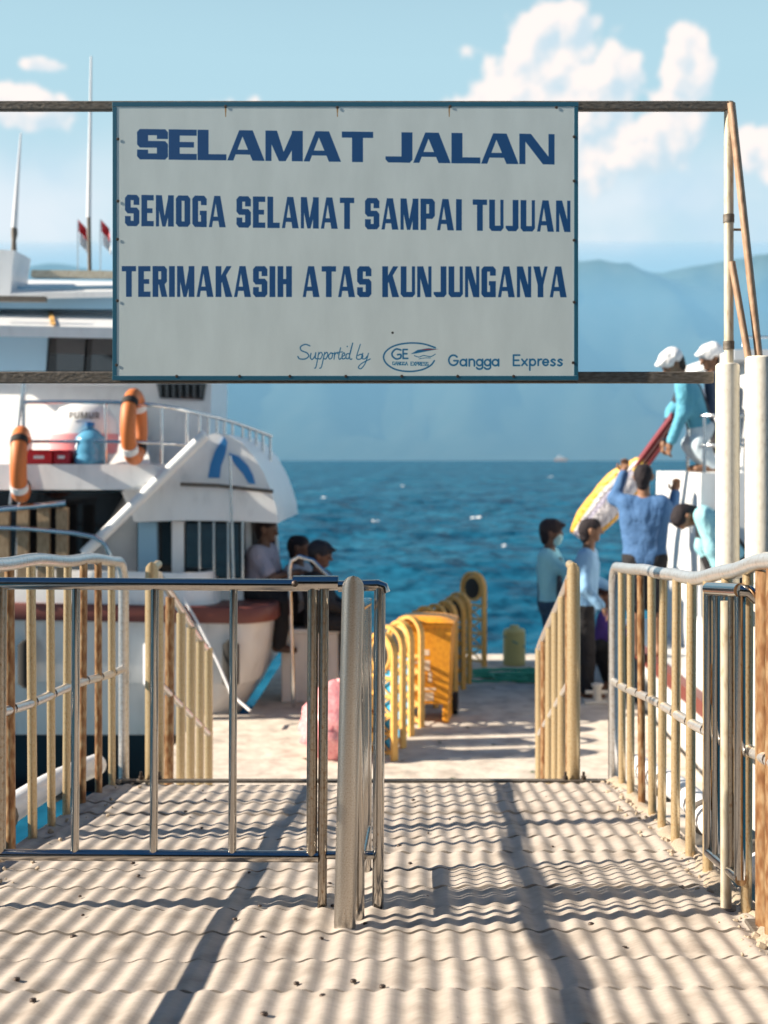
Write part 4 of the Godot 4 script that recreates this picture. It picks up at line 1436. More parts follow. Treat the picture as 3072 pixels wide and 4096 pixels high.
	for k in 6: block("louvre", [[348 + 15 * k, 830], [356 + 15 * k, 830], [357 + 15 * k, 860], [349 + 15 * k, 858]], 12.25, 12.28, M.black, f)
	slope("roof", [[-150, 700], [470, 712]], 11.3, [[-150, 660], [455, 676]], 12.9, 0.1, M.white, f)
	slope("roof_stripe", [[110, 700], [120, 700]], 11.27, [[102, 664], [111, 664]], 12.87, 0.01, M.yellow, f)
	slope("upper_deck_lip", [[-1200, 1052], [345, 1046]], 10.99, [[-1200, 1003], [335, 1003]], 11.5, 0.05, M.white, f)
	slope("windscreen_coaming", [[-1200, 1002], [325, 1002]], 11.75, [[-1200, 806], [290, 832]], 12.36, 0.1, M.white, f)
	slope("bridge_coaming", [[-300, 640], [380, 626]], 11.9, [[-300, 598], [380, 610]], 12.7, 0.06, M.white, f)
	block("bridge_house", [[-400, 618], [300, 618], [300, 668], [-400, 664]], 12.1, 13.0, M.skyglass, f)
	block("awning_spar", [[68, 583], [250, 585], [420, 590], [420, 600], [66, 598]], 12.0, 12.12, M.pole, f)
	block("radar_arch", [[-30, 537], [32, 541], [26, 580], [22, 638], [-40, 638]], 11.9, 12.4, M.white, f)
	block("nav_bar", [[-60, 638], [97, 640], [97, 651], [-60, 650]], 11.45, 11.52, M.bar, f)
	rod("antenna", [at(31, 495, 12.2), at(45, 288, 12.2)], [0.03, 0.008], M.cloth_white, f)
	rod("antenna_base", [at(30, 542, 12.2), at(30, 520, 12.2), at(31, 505, 12.2), at(31, 492, 12.2)], [0.03, 0.022, 0.034, 0.03], M.bar, f)
	rod("antenna", [at(192, 470, 12.2), at(197, 122, 12.2)], [0.024, 0.009], M.cloth_white, f)
	rod("antenna_base", [at(194, 600, 12.2), at(192, 470, 12.2)], 0.02, M.bar, f)
	# pipe railing of the upper deck, curving round the stern
	var rail := zc.call([[125, 905], [360, 902], [600, 905], [720, 914], [830, 925], [930, 942], [1010, 962], [1110, 984], [1200, 1010], [1290, 1042], [1385, 1078]])
	var pts := []
	var foot := []
	for k in rail.size():
		var dd: float = 11.0 if k < 5 else 11.0 + 0.22 * (k - 4)
		pts.append(at(rail[k][0], rail[k][1], dd))
	rod("deck_rail", pts, 0.019, M.chrome, f, 10)
	var mid := zc.call([[150, 1105], [540, 1105], [830, 1114], [960, 1122]])
	rod("deck_rail", [at(mid[0][0], mid[0][1], 11.0), at(mid[1][0], mid[1][1], 11.0), at(mid[2][0], mid[2][1], 11.0), at(mid[3][0], mid[3][1], 11.2)], 0.015, M.chrome, f, 10)
	for zx in [125, 540, 680, 825, 955, 1020, 1065, 1108, 1148, 1188, 1240, 1275, 1308, 1342, 1380]:
		var x: float = zx * 0.4231
		var y := 0.0
		var dd := 11.0
		for k in rail.size() - 1:
			if x >= rail[k][0] - 1 and x <= rail[k + 1][0] + 1:
				var s: float = clampf((x - rail[k][0]) / (rail[k + 1][0] - rail[k][0]), 0, 1)
				y = lerpf(rail[k][1], rail[k + 1][1], s)
				dd = 11.0 if k < 4 else 11.0 + 0.22 * (k - 4 + s)
		var yb := 1003.0 if x < 360 else lerpf(1000.0, 1062.0, clampf((x - 400.0) / 190.0, 0, 1))
		rod("stanchion", [at(x, y, dd), at(x, yb, dd)], 0.014, M.chrome, f)
	rod("corner_pole", [at(53, 828, 11.0), at(50, 920, 11.0), at(36, 1200, 10.95)], 0.016, M.chrome, f)
	rod("corner_pole", [at(50, 828, 11.0), at(22, 1090, 10.95)], 0.014, M.chrome, f)
	# boarding bench rail and its uprights
	for q in [[-18, 19], [36, 61], [80, 106], [121, 146]]:
		block("backrest_board", [[q[0], 1098], [q[1], 1096], [q[1] - 1, 1262], [q[0], 1262]], 10.9, 10.95, M.wood, f)
	rod("bench_rail", [at(-80, 1106, 10.85), at(0, 1101, 10.85), at(143, 1087, 10.85)], 0.026, M.chrome, f, 10)
	rod("bench_rail", [at(-80, 1138, 10.82), at(60, 1142, 10.82), at(160, 1152, 10.82), at(205, 1160, 10.82), at(226, 1175, 10.82), at(238, 1200, 10.82), at(238, 1262, 10.82)], 0.02, M.chrome, f, 10)
	for x in [60, 330, 500]:
		var p0 := at(x, 1352, 10.95)
		rod("fender", [p0 + Vector3(0, -0.12, 0.04), p0 + Vector3(0, -0.16, 0.04), p0 + Vector3(0, -0.5, 0.04), p0 + Vector3(0, -0.54, 0.04)], [0.03, 0.075, 0.075, 0.03], M.rubber if x != 330 else M.pvc, f, 12)
		rod("fender_line", [p0 + Vector3(0, 0.05, 0.05), p0 + Vector3(0, -0.13, 0.04)], 0.008, M.bar, f, 6)
	for x in [150, 420]:
		rod("hull_seam", [at(x, 1350, 10.99), at(x, 1480, 11.035)], 0.006, M.bar, f, 6)
	# mooring line from the hull to the pier
	rod("mooring_line", [at(395, 1290, 10.95), at(430, 1350, 10.9), at(470, 1430, 10.8), at(500, 1500, 10.65), at(540, 1535, 10.5)], 0.012, M.cloth_white, f)
	# loose things on the upper deck
	var ring := func(label: String, c: Vector3, R: float, r: float, b: Basis) -> void:
		var o := thing("life_ring", label, "life ring", c, "orange life rings on the ferry railing")
		var t := MB.new()
		var pp := []
		for k in 32: pp.append(b * Vector3(cos(TAU * k / 32) * R, sin(TAU * k / 32) * R, 0))
		t.tube(pp, r, 14, false, true)
		part("ring", t, M.orange, o)
		for k in 4:
			var an := TAU * (k + 0.5) / 4
			t = MB.new()
			var cc := b * Vector3(cos(an) * R, sin(an) * R, 0)
			var tg := b * Vector3(-sin(an), cos(an), 0)
			t.tube([cc - tg * 0.035, cc + tg * 0.035], r + 0.006, 14)
			part("strap", t, M.rubber if k % 2 else M.cloth_white, o)
	ring.call("upper orange life ring hanging edge on at the deck railing", at(290, 922, 10.9), 0.275, 0.066, Basis(Vector3.UP, 1.60) )
	ring.call("lower orange life ring hanging edge on at the corner pole", at(46, 1003, 10.82), 0.27, 0.07, Basis(Vector3.UP, 1.79))
	var crate := func(label: String, x0: float, x1: float, m: Material) -> void:
		var a := at(x0, 1003, 11.15)
		var b := at(x1, 972, 11.15)
		var o := thing("crate", label, "crate", Vector3((a.x + b.x) / 2, a.y, -11.17), "red crates on the upper deck")
		var t := MB.new()
		var w := b.x - a.x
		var h := b.y - a.y
		t.bevel(Vector3(0, h * 0.45, 0), Vector3(w * 0.97, h * 0.9, 0.32), 0.01)
		var cb := part("body", t, m, o)
		t = MB.new()
		t.bevel(Vector3(0, h * 0.93, 0), Vector3(w, h * 0.14, 0.35), 0.008)
		part("rim", t, m, o)
		t = MB.new()
		t.bevel(Vector3(0, h * 0.5, 0.162), Vector3(w * 0.4, h * 0.22, 0.012), 0.004)
		part("handle", t, M.cloth_white, cb)
	crate.call("bright red plastic crate on the upper deck, left of its pair", 66, 122, M.red)
	crate.call("darker red plastic crate on the upper deck beside the water bottle", 124, 160, M.red_dark)
	var o := thing("water_bottle", "large blue water bottle standing on the ferry's upper deck", "bottle", at(195, 1003, 11.10))
	var t := MB.new()
	t.lathe(Vector3.ZERO, [[0.0, 0], [0.125, 0.0], [0.135, 0.02], [0.135, 0.07], [0.125, 0.09], [0.135, 0.11], [0.135, 0.17], [0.125, 0.19], [0.135, 0.21], [0.13, 0.24], [0.075, 0.30], [0.032, 0.325], [0.03, 0.35]], 24)
	var bw := plain(0.10, 0.33, 0.52, 0.15)
	part("body", t, bw, o)
	t = MB.new()
	t.lathe(Vector3.ZERO, [[0.036, 0.34], [0.038, 0.375], [0.0, 0.38]], 16)
	part("stopper", t, M.blue, o)
	o = thing("water_tank", "round white water tank behind the bottles on the upper deck", "tank", at(182, 1003, 11.42))
	t = MB.new()
	t.lathe(Vector3.ZERO, [[0.0, 0], [0.22, 0.0], [0.29, 0.10], [0.31, 0.25], [0.30, 0.40], [0.22, 0.52], [0.10, 0.565], [0.0, 0.57]], 28)
	part("tank_shell", t, M.white, o)
	t = MB.new()
	t.lathe(Vector3.ZERO, [[0.296, 0.10], [0.312, 0.2], [0.312, 0.27], [0.309, 0.28]], 28)
	part("pink_band", t, plain(0.72, 0.30, 0.33, 0.5), o)
	# short dark word on the tank
	var tm := TextMesh.new()
	tm.text = "PUMUR"
	var ft := SystemFont.new()
	ft.font_names = PackedStringArray(["Droid Sans"])
	ft.font_weight = 700
	tm.font = ft
	tm.font_size = 16
	tm.pixel_size = 0.0048
	tm.depth = 0.006
	inst("lettering", tm, M.bar, o, Transform3D(Basis(Vector3.UP, 0.2), Vector3(0.08, 0.44, 0.285)))
	# flags
	for q in [[168, "red and white flag on the left of the two deck staffs"], [217, "red and white flag on the right staff nearest the board"]]:
		var fl := thing("flag", q[1], "flag", at(q[0], 600, 12.3), "red and white flags on the ferry roof")
		t = MB.new()
		t.tube([Vector3.ZERO, Vector3(0.0, 0.58, 0)], 0.008, 8)
		part("staff", t, M.chrome, fl)
		for band in 2:
			t = MB.new()
			t.grid(9, 7, func(a: int, b: int) -> Vector3:
				var u := a / 8.0
				var w := b / 6.0
				return Vector3(0.008 + u * 0.085 + 0.02 * (w + band) * 0.6, 0.58 - u * 0.10 - (w + band) * 0.13, 0.025 * sin(u * 7.0 + w * 2.0)))
			part("red_half" if band == 0 else "white_half", t, M.red if band == 0 else M.cloth_white, fl)

func build_launch() -> void:
	var f := thing("launch", "white motor launch moored against the right side of the pier", "boat", Vector3(3.5, SEA, -11.0))
	var sub := -f.position
	var pr := func(called: String, poly: Array, d0: float, d1: float, m: Material) -> void:      # profile across the boat, in metres
		var t := MB.new()
		var pv := PackedVector2Array()
		for p in poly: pv.append(Vector2(p[0], p[1]))
		t.prism(pv, -d0, -d1)
		part(called, t, m, f).position = sub
	pr.call("hull", [[2.35, -1.2], [4.6, -1.2], [4.9, 0.5], [2.17, 0.5], [2.15, 0.1]], 8.8, 14.0, M.hull)
	pr.call("rubbing_strip", [[2.11, 0.40], [2.2, 0.40], [2.2, 0.52], [2.11, 0.52]], 8.8, 14.0, M.rub)
	pr.call("deckhouse", [[2.58, 0.5], [4.6, 0.5], [4.6, 2.18], [2.58, 2.18], [2.56, 1.5]], 11.15, 13.2, M.white)
	pr.call("wheelhouse", [[2.98, 2.18], [4.6, 2.18], [4.6, 3.2], [3.06, 3.2]], 11.3, 13.0, M.white)
	pr.call("roof", [[2.86, 3.2], [4.7, 3.2], [4.7, 3.29], [2.86, 3.29]], 11.1, 13.2, M.white)
	pr.call("window", [[2.62, 1.18], [2.8, 1.18], [2.8, 1.52], [2.60, 1.52]], 11.10, 11.16, M.glass)
	pr.call("window", [[3.06, 2.75], [4.3, 2.75], [4.3, 3.12], [3.10, 3.12]], 11.25, 11.31, M.glass)
	pr.call("seat_locker", [[2.35, 0.5], [3.2, 0.5], [3.2, 0.95], [2.35, 0.95]], 9.4, 10.6, M.white)
	pr.call("slanted_screen", [[2.8, 1.52], [3.0, 1.52], [3.2, 1.0], [2.95, 1.0]], 11.05, 11.12, M.white)
	for y in [2.43, 2.18 + 0.52]:
		rod("pulpit_rail", [Vector3(2.62, y, -11.9), Vector3(2.62, y, -11.2), Vector3(3.3, y, -11.15)], 0.019, M.chrome, f)
	for q in [[2.62, 11.2], [2.62, 11.9], [2.92, 11.17]]:
		rod("stanchion", [Vector3(q[0], 2.16, -q[1]), Vector3(q[0], 2.7, -q[1])], 0.016, M.chrome, f)
	rod("roof_rail", [Vector3(3.0, 3.29, -11.3), Vector3(3.0, 3.42, -11.3), Vector3(4.4, 3.42, -11.3)], 0.015, M.chrome, f)

# ------------------------------------------------------------------ things on the pier
func build_pier_things() -> void:
	# arched plastic crowd barriers: frame, ring, lattice
	var W := 0.34
	var H := 0.95
	var R := W / 2
	var frame := MB.new()
	var outer := []
	var inner := []
	var path := [Vector2(R, 0)]
	for k in 15: path.append(Vector2(cos(PI * k / 14) * R, H - R + sin(PI * k / 14) * R))
	path.append(Vector2(-R, 0))
	for k in path.size() - 1:
		var a: Vector2 = path[k]
		var b: Vector2 = path[k + 1]
		var ca := Vector2(0, clampf(a.y, 0, H - R))
		var cb := Vector2(0, clampf(b.y, 0, H - R))
		var ai := a + (ca - a).normalized() * 0.030
		var bi := b + (cb - b).normalized() * 0.030
		for z in [0.025, -0.025]:
			frame.quad(Vector3(a.x, a.y, z), Vector3(b.x, b.y, z), Vector3(bi.x, bi.y, z), Vector3(ai.x, ai.y, z), Vector3(0, 0, signf(z)))
		frame.quad(Vector3(a.x, a.y, 0.025), Vector3(b.x, b.y, 0.025), Vector3(b.x, b.y, -0.025), Vector3(a.x, a.y, -0.025), Vector3(a.x - ca.x, a.y - ca.y, 0).normalized())
		frame.quad(Vector3(ai.x, ai.y, 0.025), Vector3(bi.x, bi.y, 0.025), Vector3(bi.x, bi.y, -0.025), Vector3(ai.x, ai.y, -0.025), Vector3(ca.x - a.x, ca.y - a.y, 0).normalized())
	var fm := frame.mesh()
	var lat := MB.new()
	for k in 5:
		var y0 := 0.05 + 0.14 * k
		lat.box(Vector3(0, y0, 0), Vector3(W - 0.06, 0.020, 0.03))
		if k < 4:
			for e in [-1.0, 1.0]:
				lat.tube([Vector3(-0.12 * e, y0, 0), Vector3(0.12 * e, y0 + 0.14, 0)], 0.0085, 6)
	var lm := lat.mesh()
	var hub := MB.new()
	var pp := []
	for k in 20: pp.append(Vector3(cos(TAU * k / 20) * 0.112, H - R + 0.0 + sin(TAU * k / 20) * 0.112, 0))
	hub.tube(pp, 0.022, 10, false, true)
	var hm := hub.mesh()
	var disc := MB.new()
	disc.lathe(Vector3(0, H - R, -0.02), [[0.0, 0.0], [0.105, 0.0], [0.105, 0.04], [0.0, 0.04]], 18, Basis(Vector3.RIGHT, PI / 2))
	var dm := disc.mesh()
	var pane := MB.new()
	pane.bevel(Vector3(0, 0.34, 0), Vector3(W - 0.08, 0.60, 0.008), 0.002)
	var pm := pane.mesh()
	var rows := [[-0.150, 9.42, 1, "nearest arched yellow barrier, blue sheet in it, beside the pink sack", 0.97], [-0.088, 9.84, 1, "second arched yellow barrier from the centre post, with a blue sheet", 0.97], [-0.025, 10.26, 1, "third arched yellow barrier, in front of the litter bin, blue sheet", 0.95], [0.062, 10.6, 0, "fourth arched yellow barrier, standing right against the litter bin", 0.95],
		[0.20, 11.45, 0, "arched yellow barrier just behind the litter bin lid", 0.93], [0.30, 11.72, 1, "arched yellow barrier with dark hub, second behind the litter bin", 0.92], [0.40, 12.0, 0, "arched yellow barrier, third behind the litter bin", 0.92], [0.49, 12.35, 1, "arched yellow barrier, second before the tallest far one", 0.92], [0.565, 12.66, 0, "arched yellow barrier next to the tallest far one", 0.93], [0.775, 13.7, 0, "farthest and tallest arched yellow barrier beside the jerrycan", 1.05]]
	for r in rows:
		var o := thing("crowd_barrier", r[3], "barrier", Vector3(r[0], 0, -r[1]), "arched yellow barriers in a row")
		var s: float = r[4] / H
		# near foot stands where the row runs; the panel goes back from it
		var turn := Basis(Vector3.UP, -deg_to_rad(50 + rng.randf_range(-4, 4))).scaled(Vector3(s, s, s))
		var tr := Transform3D(turn, turn * Vector3(-R, 0, 0) + Vector3(0, 0.0, 0))
		inst("frame", fm, M.yellow, o, tr)
		inst("lattice", lm, M.yellow, o, tr)
		if rows.find(r) % 2 == 0 or r[4] > 1.0:
			var rg := inst("ring", hm, M.yellow, o, tr)
			inst("hub", dm, M.rubber, rg, Transform3D())
		if r[2] == 1: inst("sheet", pm, M.sheet_blue, o, tr * Transform3D(Basis(), Vector3(0, 0, -0.024)))
	# litter bin
	var b := thing("litter_bin", "orange yellow wheeled litter bin standing between the barriers", "bin", Vector3(0.105, 0, -11.0))
	b.rotation.y = -0.12
	var t := MB.new()
	t = MB.new()
	for k in 4:
		var q0: Vector2 = [Vector2(-1, 1), Vector2(1, 1), Vector2(1, -1), Vector2(-1, -1)][k]
		var q1: Vector2 = [Vector2(1, 1), Vector2(1, -1), Vector2(-1, -1), Vector2(-1, 1)][k]
		var e := 0.205
		var u := 0.238
		t.quad(Vector3(q0.x * e, 0.17, q0.y * e), Vector3(q1.x * e, 0.17, q1.y * e), Vector3(q1.x * u, 0.85, q1.y * u), Vector3(q0.x * u, 0.85, q0.y * u), Vector3(q0.x + q1.x, -0.1, q0.y + q1.y).normalized())
	for x in [-0.185, 0.185]:
		t.bevel(Vector3(x, 0.09, 0.0), Vector3(0.055, 0.18, 0.4), 0.01)
	t.box(Vector3(0, 0.17, 0), Vector3(0.40, 0.01, 0.40))
	part("body", t, M.bin, b)
	t = MB.new()
	t.bevel(Vector3(0, 0.865, 0), Vector3(0.52, 0.035, 0.52), 0.01)
	part("rim", t, M.bin, b)
	t = MB.new()
	t.grid(9, 9, func(a: int, c: int) -> Vector3: return Vector3((a - 4) / 4.0 * 0.26, 0.884 + 0.045 * (1.0 - pow((a - 4) / 4.0, 4)) * (1.0 - pow((c - 4) / 4.0, 4)), (4 - c) / 4.0 * 0.27))
	var bl := part("lid", t, M.bin, b)
	t = MB.new()
	t.tube([Vector3(-0.16, 0.89, -0.27), Vector3(-0.16, 0.91, -0.3), Vector3(0.16, 0.91, -0.3), Vector3(0.16, 0.89, -0.27)], 0.012, 8)
	part("handle", t, M.bin, bl)
	for x in [-0.235, 0.235]:
		t = MB.new()
		t.tube([Vector3(x - 0.02, 0.1, -0.21), Vector3(x + 0.02, 0.1, -0.21)], 0.1, 18)
		part("wheel", t, M.rubber, b)
	# pale stencilled figure throwing litter
	t = MB.new()
	var fz := 0.236
	for q in [[0.02, 0.62, 0.05, 0.05], [0.02, 0.52, 0.06, 0.12], [-0.01, 0.42, 0.03, 0.12], [0.05, 0.42, 0.03, 0.12], [-0.05, 0.53, 0.08, 0.025], [0.03, 0.30, 0.14, 0.02], [0.03, 0.24, 0.10, 0.09]]:
		t.box(Vector3(q[0], q[1], fz - (0.85 - q[1]) * 0.0485 + 0.002), Vector3(q[2], q[3], 0.003))
	part("stencil", t, plain(0.78, 0.62, 0.45, 0.6), b)
	# pink sack
	var noise := FastNoiseLite.new()
	noise.seed = 12; noise.frequency = 4.0
	b = thing("sack", "bulging pink plastic sack on the pier behind the centre post", "sack", at(722, 1634, 9.58))
	b.position.y = 0
	t = MB.new()
	t.grid(25, 15, func(a: int, c: int) -> Vector3:
		var an := TAU * a / 24.0
		var v := c / 14.0
		var r := 0.30 * pow(sin(PI * clampf(v * 0.93 + 0.07, 0, 1)), 0.55) * (1.0 - 0.35 * v)
		var p := Vector3(cos(an) * r, v * 0.60, sin(an) * r)
		var w := noise.get_noise_3dv(p * 2.2 if a < 24 else Vector3(r, v * 0.60, 0) * 2.2)
		return p * Vector3(1 + w * 0.35, 1, 1 + w * 0.35))
	part("bag", t, grained([[0.0, Color(0.55, 0.10, 0.13)], [0.45, Color(0.72, 0.30, 0.32)], [1.0, Color(0.80, 0.52, 0.52)]], Vector3(2, 2, 2), 0.4, 0.0, 0.03, 88), b)
	t = MB.new()
	t.lathe(Vector3(0.05, 0.57, 0), [[0.03, -0.03], [0.018, 0.0], [0.035, 0.03], [0.01, 0.035]], 12)
	part("knot", t, plain(0.75, 0.42, 0.43, 0.4), b)
	# jerrycan with a cord
	b = thing("jerrycan", "pale green yellow plastic drum beside the farthest barrier", "drum", Vector3(1.11, 0, -13.85))
	t = MB.new()
	t.lathe(Vector3.ZERO, [[0.0, 0], [0.115, 0], [0.125, 0.015], [0.125, 0.37], [0.115, 0.40], [0.05, 0.42], [0.05, 0.445], [0.0, 0.445]], 24)
	part("body", t, plain(0.50, 0.47, 0.20, 0.5), b)
	t = MB.new()
	t.tube([Vector3(-0.12, 0.33, 0.06), Vector3(0, 0.27, 0.133), Vector3(0.12, 0.21, 0.06)], 0.008, 8)
	part("cord", t, plain(0.05, 0.22, 0.24, 0.7), b)
	# heap of green rope
	b = thing("rope_heap", "loose heap of green rope lying on the pier", "rope", Vector3(1.0, 0, -13.0))
	for k in 9:
		t = MB.new()
		var pts := []
		var c := Vector3(rng.randf_range(-0.35, 0.45), 0.012 + 0.012 * (k % 3), rng.randf_range(-0.25, 0.25))
		var ra := rng.randf_range(0.14, 0.34)
		var ph := rng.randf() * TAU
		for j in 26:
			var an := ph + TAU * j / 24.0
			pts.append(c + Vector3(cos(an) * ra * (1.0 + 0.2 * sin(an * 3 + k)) * 1.3, 0.012 * absf(sin(an * 5.0 + k)), sin(an) * ra * 0.6))
		t.tube(pts, 0.013, 7)
		part("coil", t, plain(0.05, 0.34, 0.23, 0.8), b)
	# mooring cleat
	b = thing("mooring_cleat", "small pale iron mooring bollard on the pier by the man's feet", "bollard", at(1290, 1520, 11.7))
	b.position.y = 0
	t = MB.new()
	t.bevel(Vector3(0, 0.012, 0), Vector3(0.26, 0.024, 0.18), 0.006)
	part("base_plate", t, M.column, b)
	t = MB.new()
	t.lathe(Vector3.ZERO, [[0.05, 0.02], [0.04, 0.05], [0.04, 0.14], [0.055, 0.16], [0.055, 0.18], [0.0, 0.185]], 16)
	t.tube([Vector3(-0.11, 0.10, 0), Vector3(0.11, 0.10, 0)], 0.018, 10)
	part("bitt", t, M.column, b)
	# white locker
	b = thing("locker", "plain white box on the pier used as a seat", "box", Vector3(-1.0, 0, -11.95))
	t = MB.new()
	t.bevel(Vector3(0, 0.33, 0), Vector3(0.54, 0.66, 0.5), 0.012)
	part("body", t, M.hull, b)
	t = MB.new()
	t.bevel(Vector3(0, 0.68, 0), Vector3(0.58, 0.04, 0.54), 0.01)
	part("lid", t, M.white, b)
	# shiny boarding handrail by the seated people
	b = thing("boarding_handrail", "bent stainless boarding handrail beside the seated people", "handrail", Vector3(-1.15, 0, -11.55))
	t = MB.new()
	t.tube([Vector3(0.02, 0.0, 0.05), Vector3(-0.02, 1.28, 0.05), Vector3(0.0, 1.36, 0.05), Vector3(0.07, 1.40, 0.05), Vector3(0.2, 1.36, 0.05), Vector3(0.42, 1.14, 0.05)], 0.02, 10)
	part("rail_pipe", t, M.chrome, b)
	# scattered leaves
	var lf := MB.new()
	for k in 34:
		var p := Vector3(rng.randf_range(-0.9, 2.0), 0.006, -rng.randf_range(8.0, 14.2))
		var bs := Basis(Vector3.UP, rng.randf() * 6.0)
		var l := rng.randf_range(0.02, 0.05)
		lf.quad(p + bs * Vector3(-l, 0, 0), p + bs * Vector3(0, 0.01, l * 0.4), p + bs * Vector3(l, 0.004, 0), p + bs * Vector3(0, 0.006, -l * 0.4), Vector3.UP)
	var lo := part("leaf_litter", lf, plain(0.05, 0.10, 0.05, 0.8))
	lo.set_meta("label", "small green leaves scattered on the pier")
	lo.set_meta("category", "leaves"); lo.set_meta("kind", "stuff")

# ------------------------------------------------------------------ people
func build_people() -> void:
	var V := func(x: float, y: float, z: float) -> Vector3: return Vector3(x, y, z)
	var black := Color(0.014, 0.014, 0.018)
	var sky_blue := Color(0.16, 0.42, 0.62)
	# man in pale blue watching the load, on the pier (facing right and up)
	var b := at(1260, 1505, 12.0); b.y = 0
	person("man in pale blue shirt and black trousers standing behind the right handrail", b, {"P": V.call(0.0, 0.88, 0), "C": V.call(0.04, 1.37, 0), "H": V.call(0.07, 1.60, 0.02), "L": V.call(0.25, 0, -1), "F": V.call(0.9, 0.35, 0.1), "T": V.call(1, 0, 0.3), "upright": true,
		"E": [V.call(0.10, 1.12, -0.22), V.call(-0.02, 1.08, 0.24)], "W": [V.call(0.28, 1.05, -0.2), V.call(0.14, 0.90, 0.26)], "K": [V.call(0.05, 0.47, -0.09), V.call(0.02, 0.47, 0.1)], "A": [V.call(0.04, 0.085, -0.11), V.call(0.02, 0.085, 0.11)], "shirt": Color(0.22, 0.42, 0.66), "trousers": black})
	# man with cap and mask
	b = at(1190, 1430, 12.5); b.y = 0
	person("man with dark cap and pulled down mask in blue vest by the sea", b, {"P": V.call(0.0, 0.86, 0), "C": V.call(-0.02, 1.33, 0), "H": V.call(0.0, 1.55, 0.02), "L": V.call(0.3, 0, -1), "F": V.call(0.9, 0.4, 0.2), "T": V.call(1, 0, 0.2),
		"E": [V.call(0.16, 1.15, -0.2), V.call(0.16, 1.16, 0.2)], "W": [V.call(0.36, 1.10, -0.1), V.call(0.36, 1.12, 0.12)], "K": [V.call(0.03, 0.46, -0.09), V.call(0.02, 0.46, 0.1)], "A": [V.call(0.0, 0.085, -0.1), V.call(0.0, 0.085, 0.1)], "shirt": Color(0.25, 0.58, 0.70), "vest": Color(0.02, 0.04, 0.07), "trousers": Color(0.02, 0.06, 0.12), "cap": Color(0.03, 0.02, 0.025), "mask": Color(0.42, 0.68, 0.70), "skin": Color(0.14, 0.07, 0.045)})
	# man in blue shirt with raised arms on the launch's side deck
	b = at(1402, 1010, 11.3); b.y = 0.5
	b.x = 2.10
	person("man in blue sweatshirt reaching up, seen from behind on the launch's side", b, {"P": V.call(0.0, 0.90, 0), "C": V.call(-0.01, 1.40, 0), "H": V.call(-0.01, 1.63, -0.02), "L": V.call(-1, 0, -0.2), "F": V.call(0.35, 0.25, -1), "T": V.call(0, 0, -1),
		"E": [V.call(-0.26, 1.44, -0.12), V.call(0.26, 1.28, -0.06)], "W": [V.call(-0.16, 1.68, -0.18), V.call(0.30, 1.50, -0.10)], "K": [V.call(-0.09, 0.48, -0.02), V.call(0.1, 0.48, -0.02)], "A": [V.call(-0.1, 0.085, 0.02), V.call(0.11, 0.085, 0.02)], "shirt": Color(0.055, 0.145, 0.31), "trousers": black, "skin": Color(0.26, 0.13, 0.075), "shorts": true, "G": [V.call(0.1, 1, 0), V.call(0.1, 1, 0)]})
	# crew handing the board bag down from the launch, bending over
	b = at(1512, 1010, 11.55); b.y = 2.18
	var cap_w := Color(0.80, 0.80, 0.81)
	person("crewman in white cap bending down from the launch roof, arms stretched to the load", b, {"P": V.call(0.02, 0.42, 0), "C": V.call(-0.15, 0.82, 0.06), "H": V.call(-0.27, 1.0, 0.10), "L": V.call(0.3, 0, -1), "F": V.call(-0.9, -0.35, 0.2), "T": V.call(-1, 0, 0.2), "upright": false,
		"E": [V.call(-0.24, 0.57, -0.08), V.call(-0.20, 0.56, 0.20)], "W": [V.call(-0.33, 0.30, -0.02), V.call(-0.30, 0.28, 0.14)], "K": [V.call(-0.06, 0.26, -0.14), V.call(-0.05, 0.26, 0.14)], "A": [V.call(0.08, 0.085, -0.12), V.call(0.08, 0.085, 0.12)], "shirt": Color(0.10, 0.36, 0.50), "vest": Color(0.02, 0.03, 0.05), "trousers": Color(0.55, 0.66, 0.74), "cap": cap_w, "hair": Color(0.02, 0.02, 0.02)})
	b = at(1560, 1010, 11.75); b.y = 2.18
	person("second crewman in white cap on the launch roof, half hidden by the columns", b, {"P": V.call(0.10, 0.50, 0), "C": V.call(-0.08, 0.86, 0.02), "H": V.call(-0.12, 1.07, 0.06), "L": V.call(0.3, 0, -1), "F": V.call(-0.9, -0.25, 0.25), "T": V.call(-1, 0, 0.2), "upright": false,
		"E": [V.call(-0.16, 0.62, -0.2), V.call(-0.14, 0.60, 0.2)], "W": [V.call(-0.26, 0.40, -0.15), V.call(-0.26, 0.38, 0.16)], "K": [V.call(0.0, 0.28, -0.14), V.call(0.0, 0.28, 0.14)], "A": [V.call(0.12, 0.085, -0.12), V.call(0.12, 0.085, 0.12)], "shirt": Color(0.07, 0.10, 0.16), "trousers": black, "cap": cap_w})
	# crew stooping on the side deck
	b = at(1525, 1300, 10.95); b.y = 0.5
	person("crewman in light turquoise sleeves stooping on the launch's side deck", b, {"P": V.call(0.28, 0.92, 0), "C": V.call(-0.03, 1.31, 0.03), "H": V.call(-0.20, 1.30, 0.08), "L": V.call(0.25, 0, -1), "F": V.call(-0.75, -0.6, 0.3), "T": V.call(-1, 0, 0.2), "upright": false,
		"E": [V.call(0.0, 1.02, -0.16), V.call(0.0, 1.02, 0.2)], "W": [V.call(0.08, 0.80, -0.12), V.call(0.09, 0.78, 0.18)], "K": [V.call(0.22, 0.5, -0.1), V.call(0.22, 0.5, 0.1)], "A": [V.call(0.34, 0.085, -0.11), V.call(0.34, 0.085, 0.11)], "shirt": Color(0.30, 0.60, 0.68), "vest": black, "trousers": black})
	# squatting person in violet
	b = at(1310, 1450, 12.6); b.y = 0
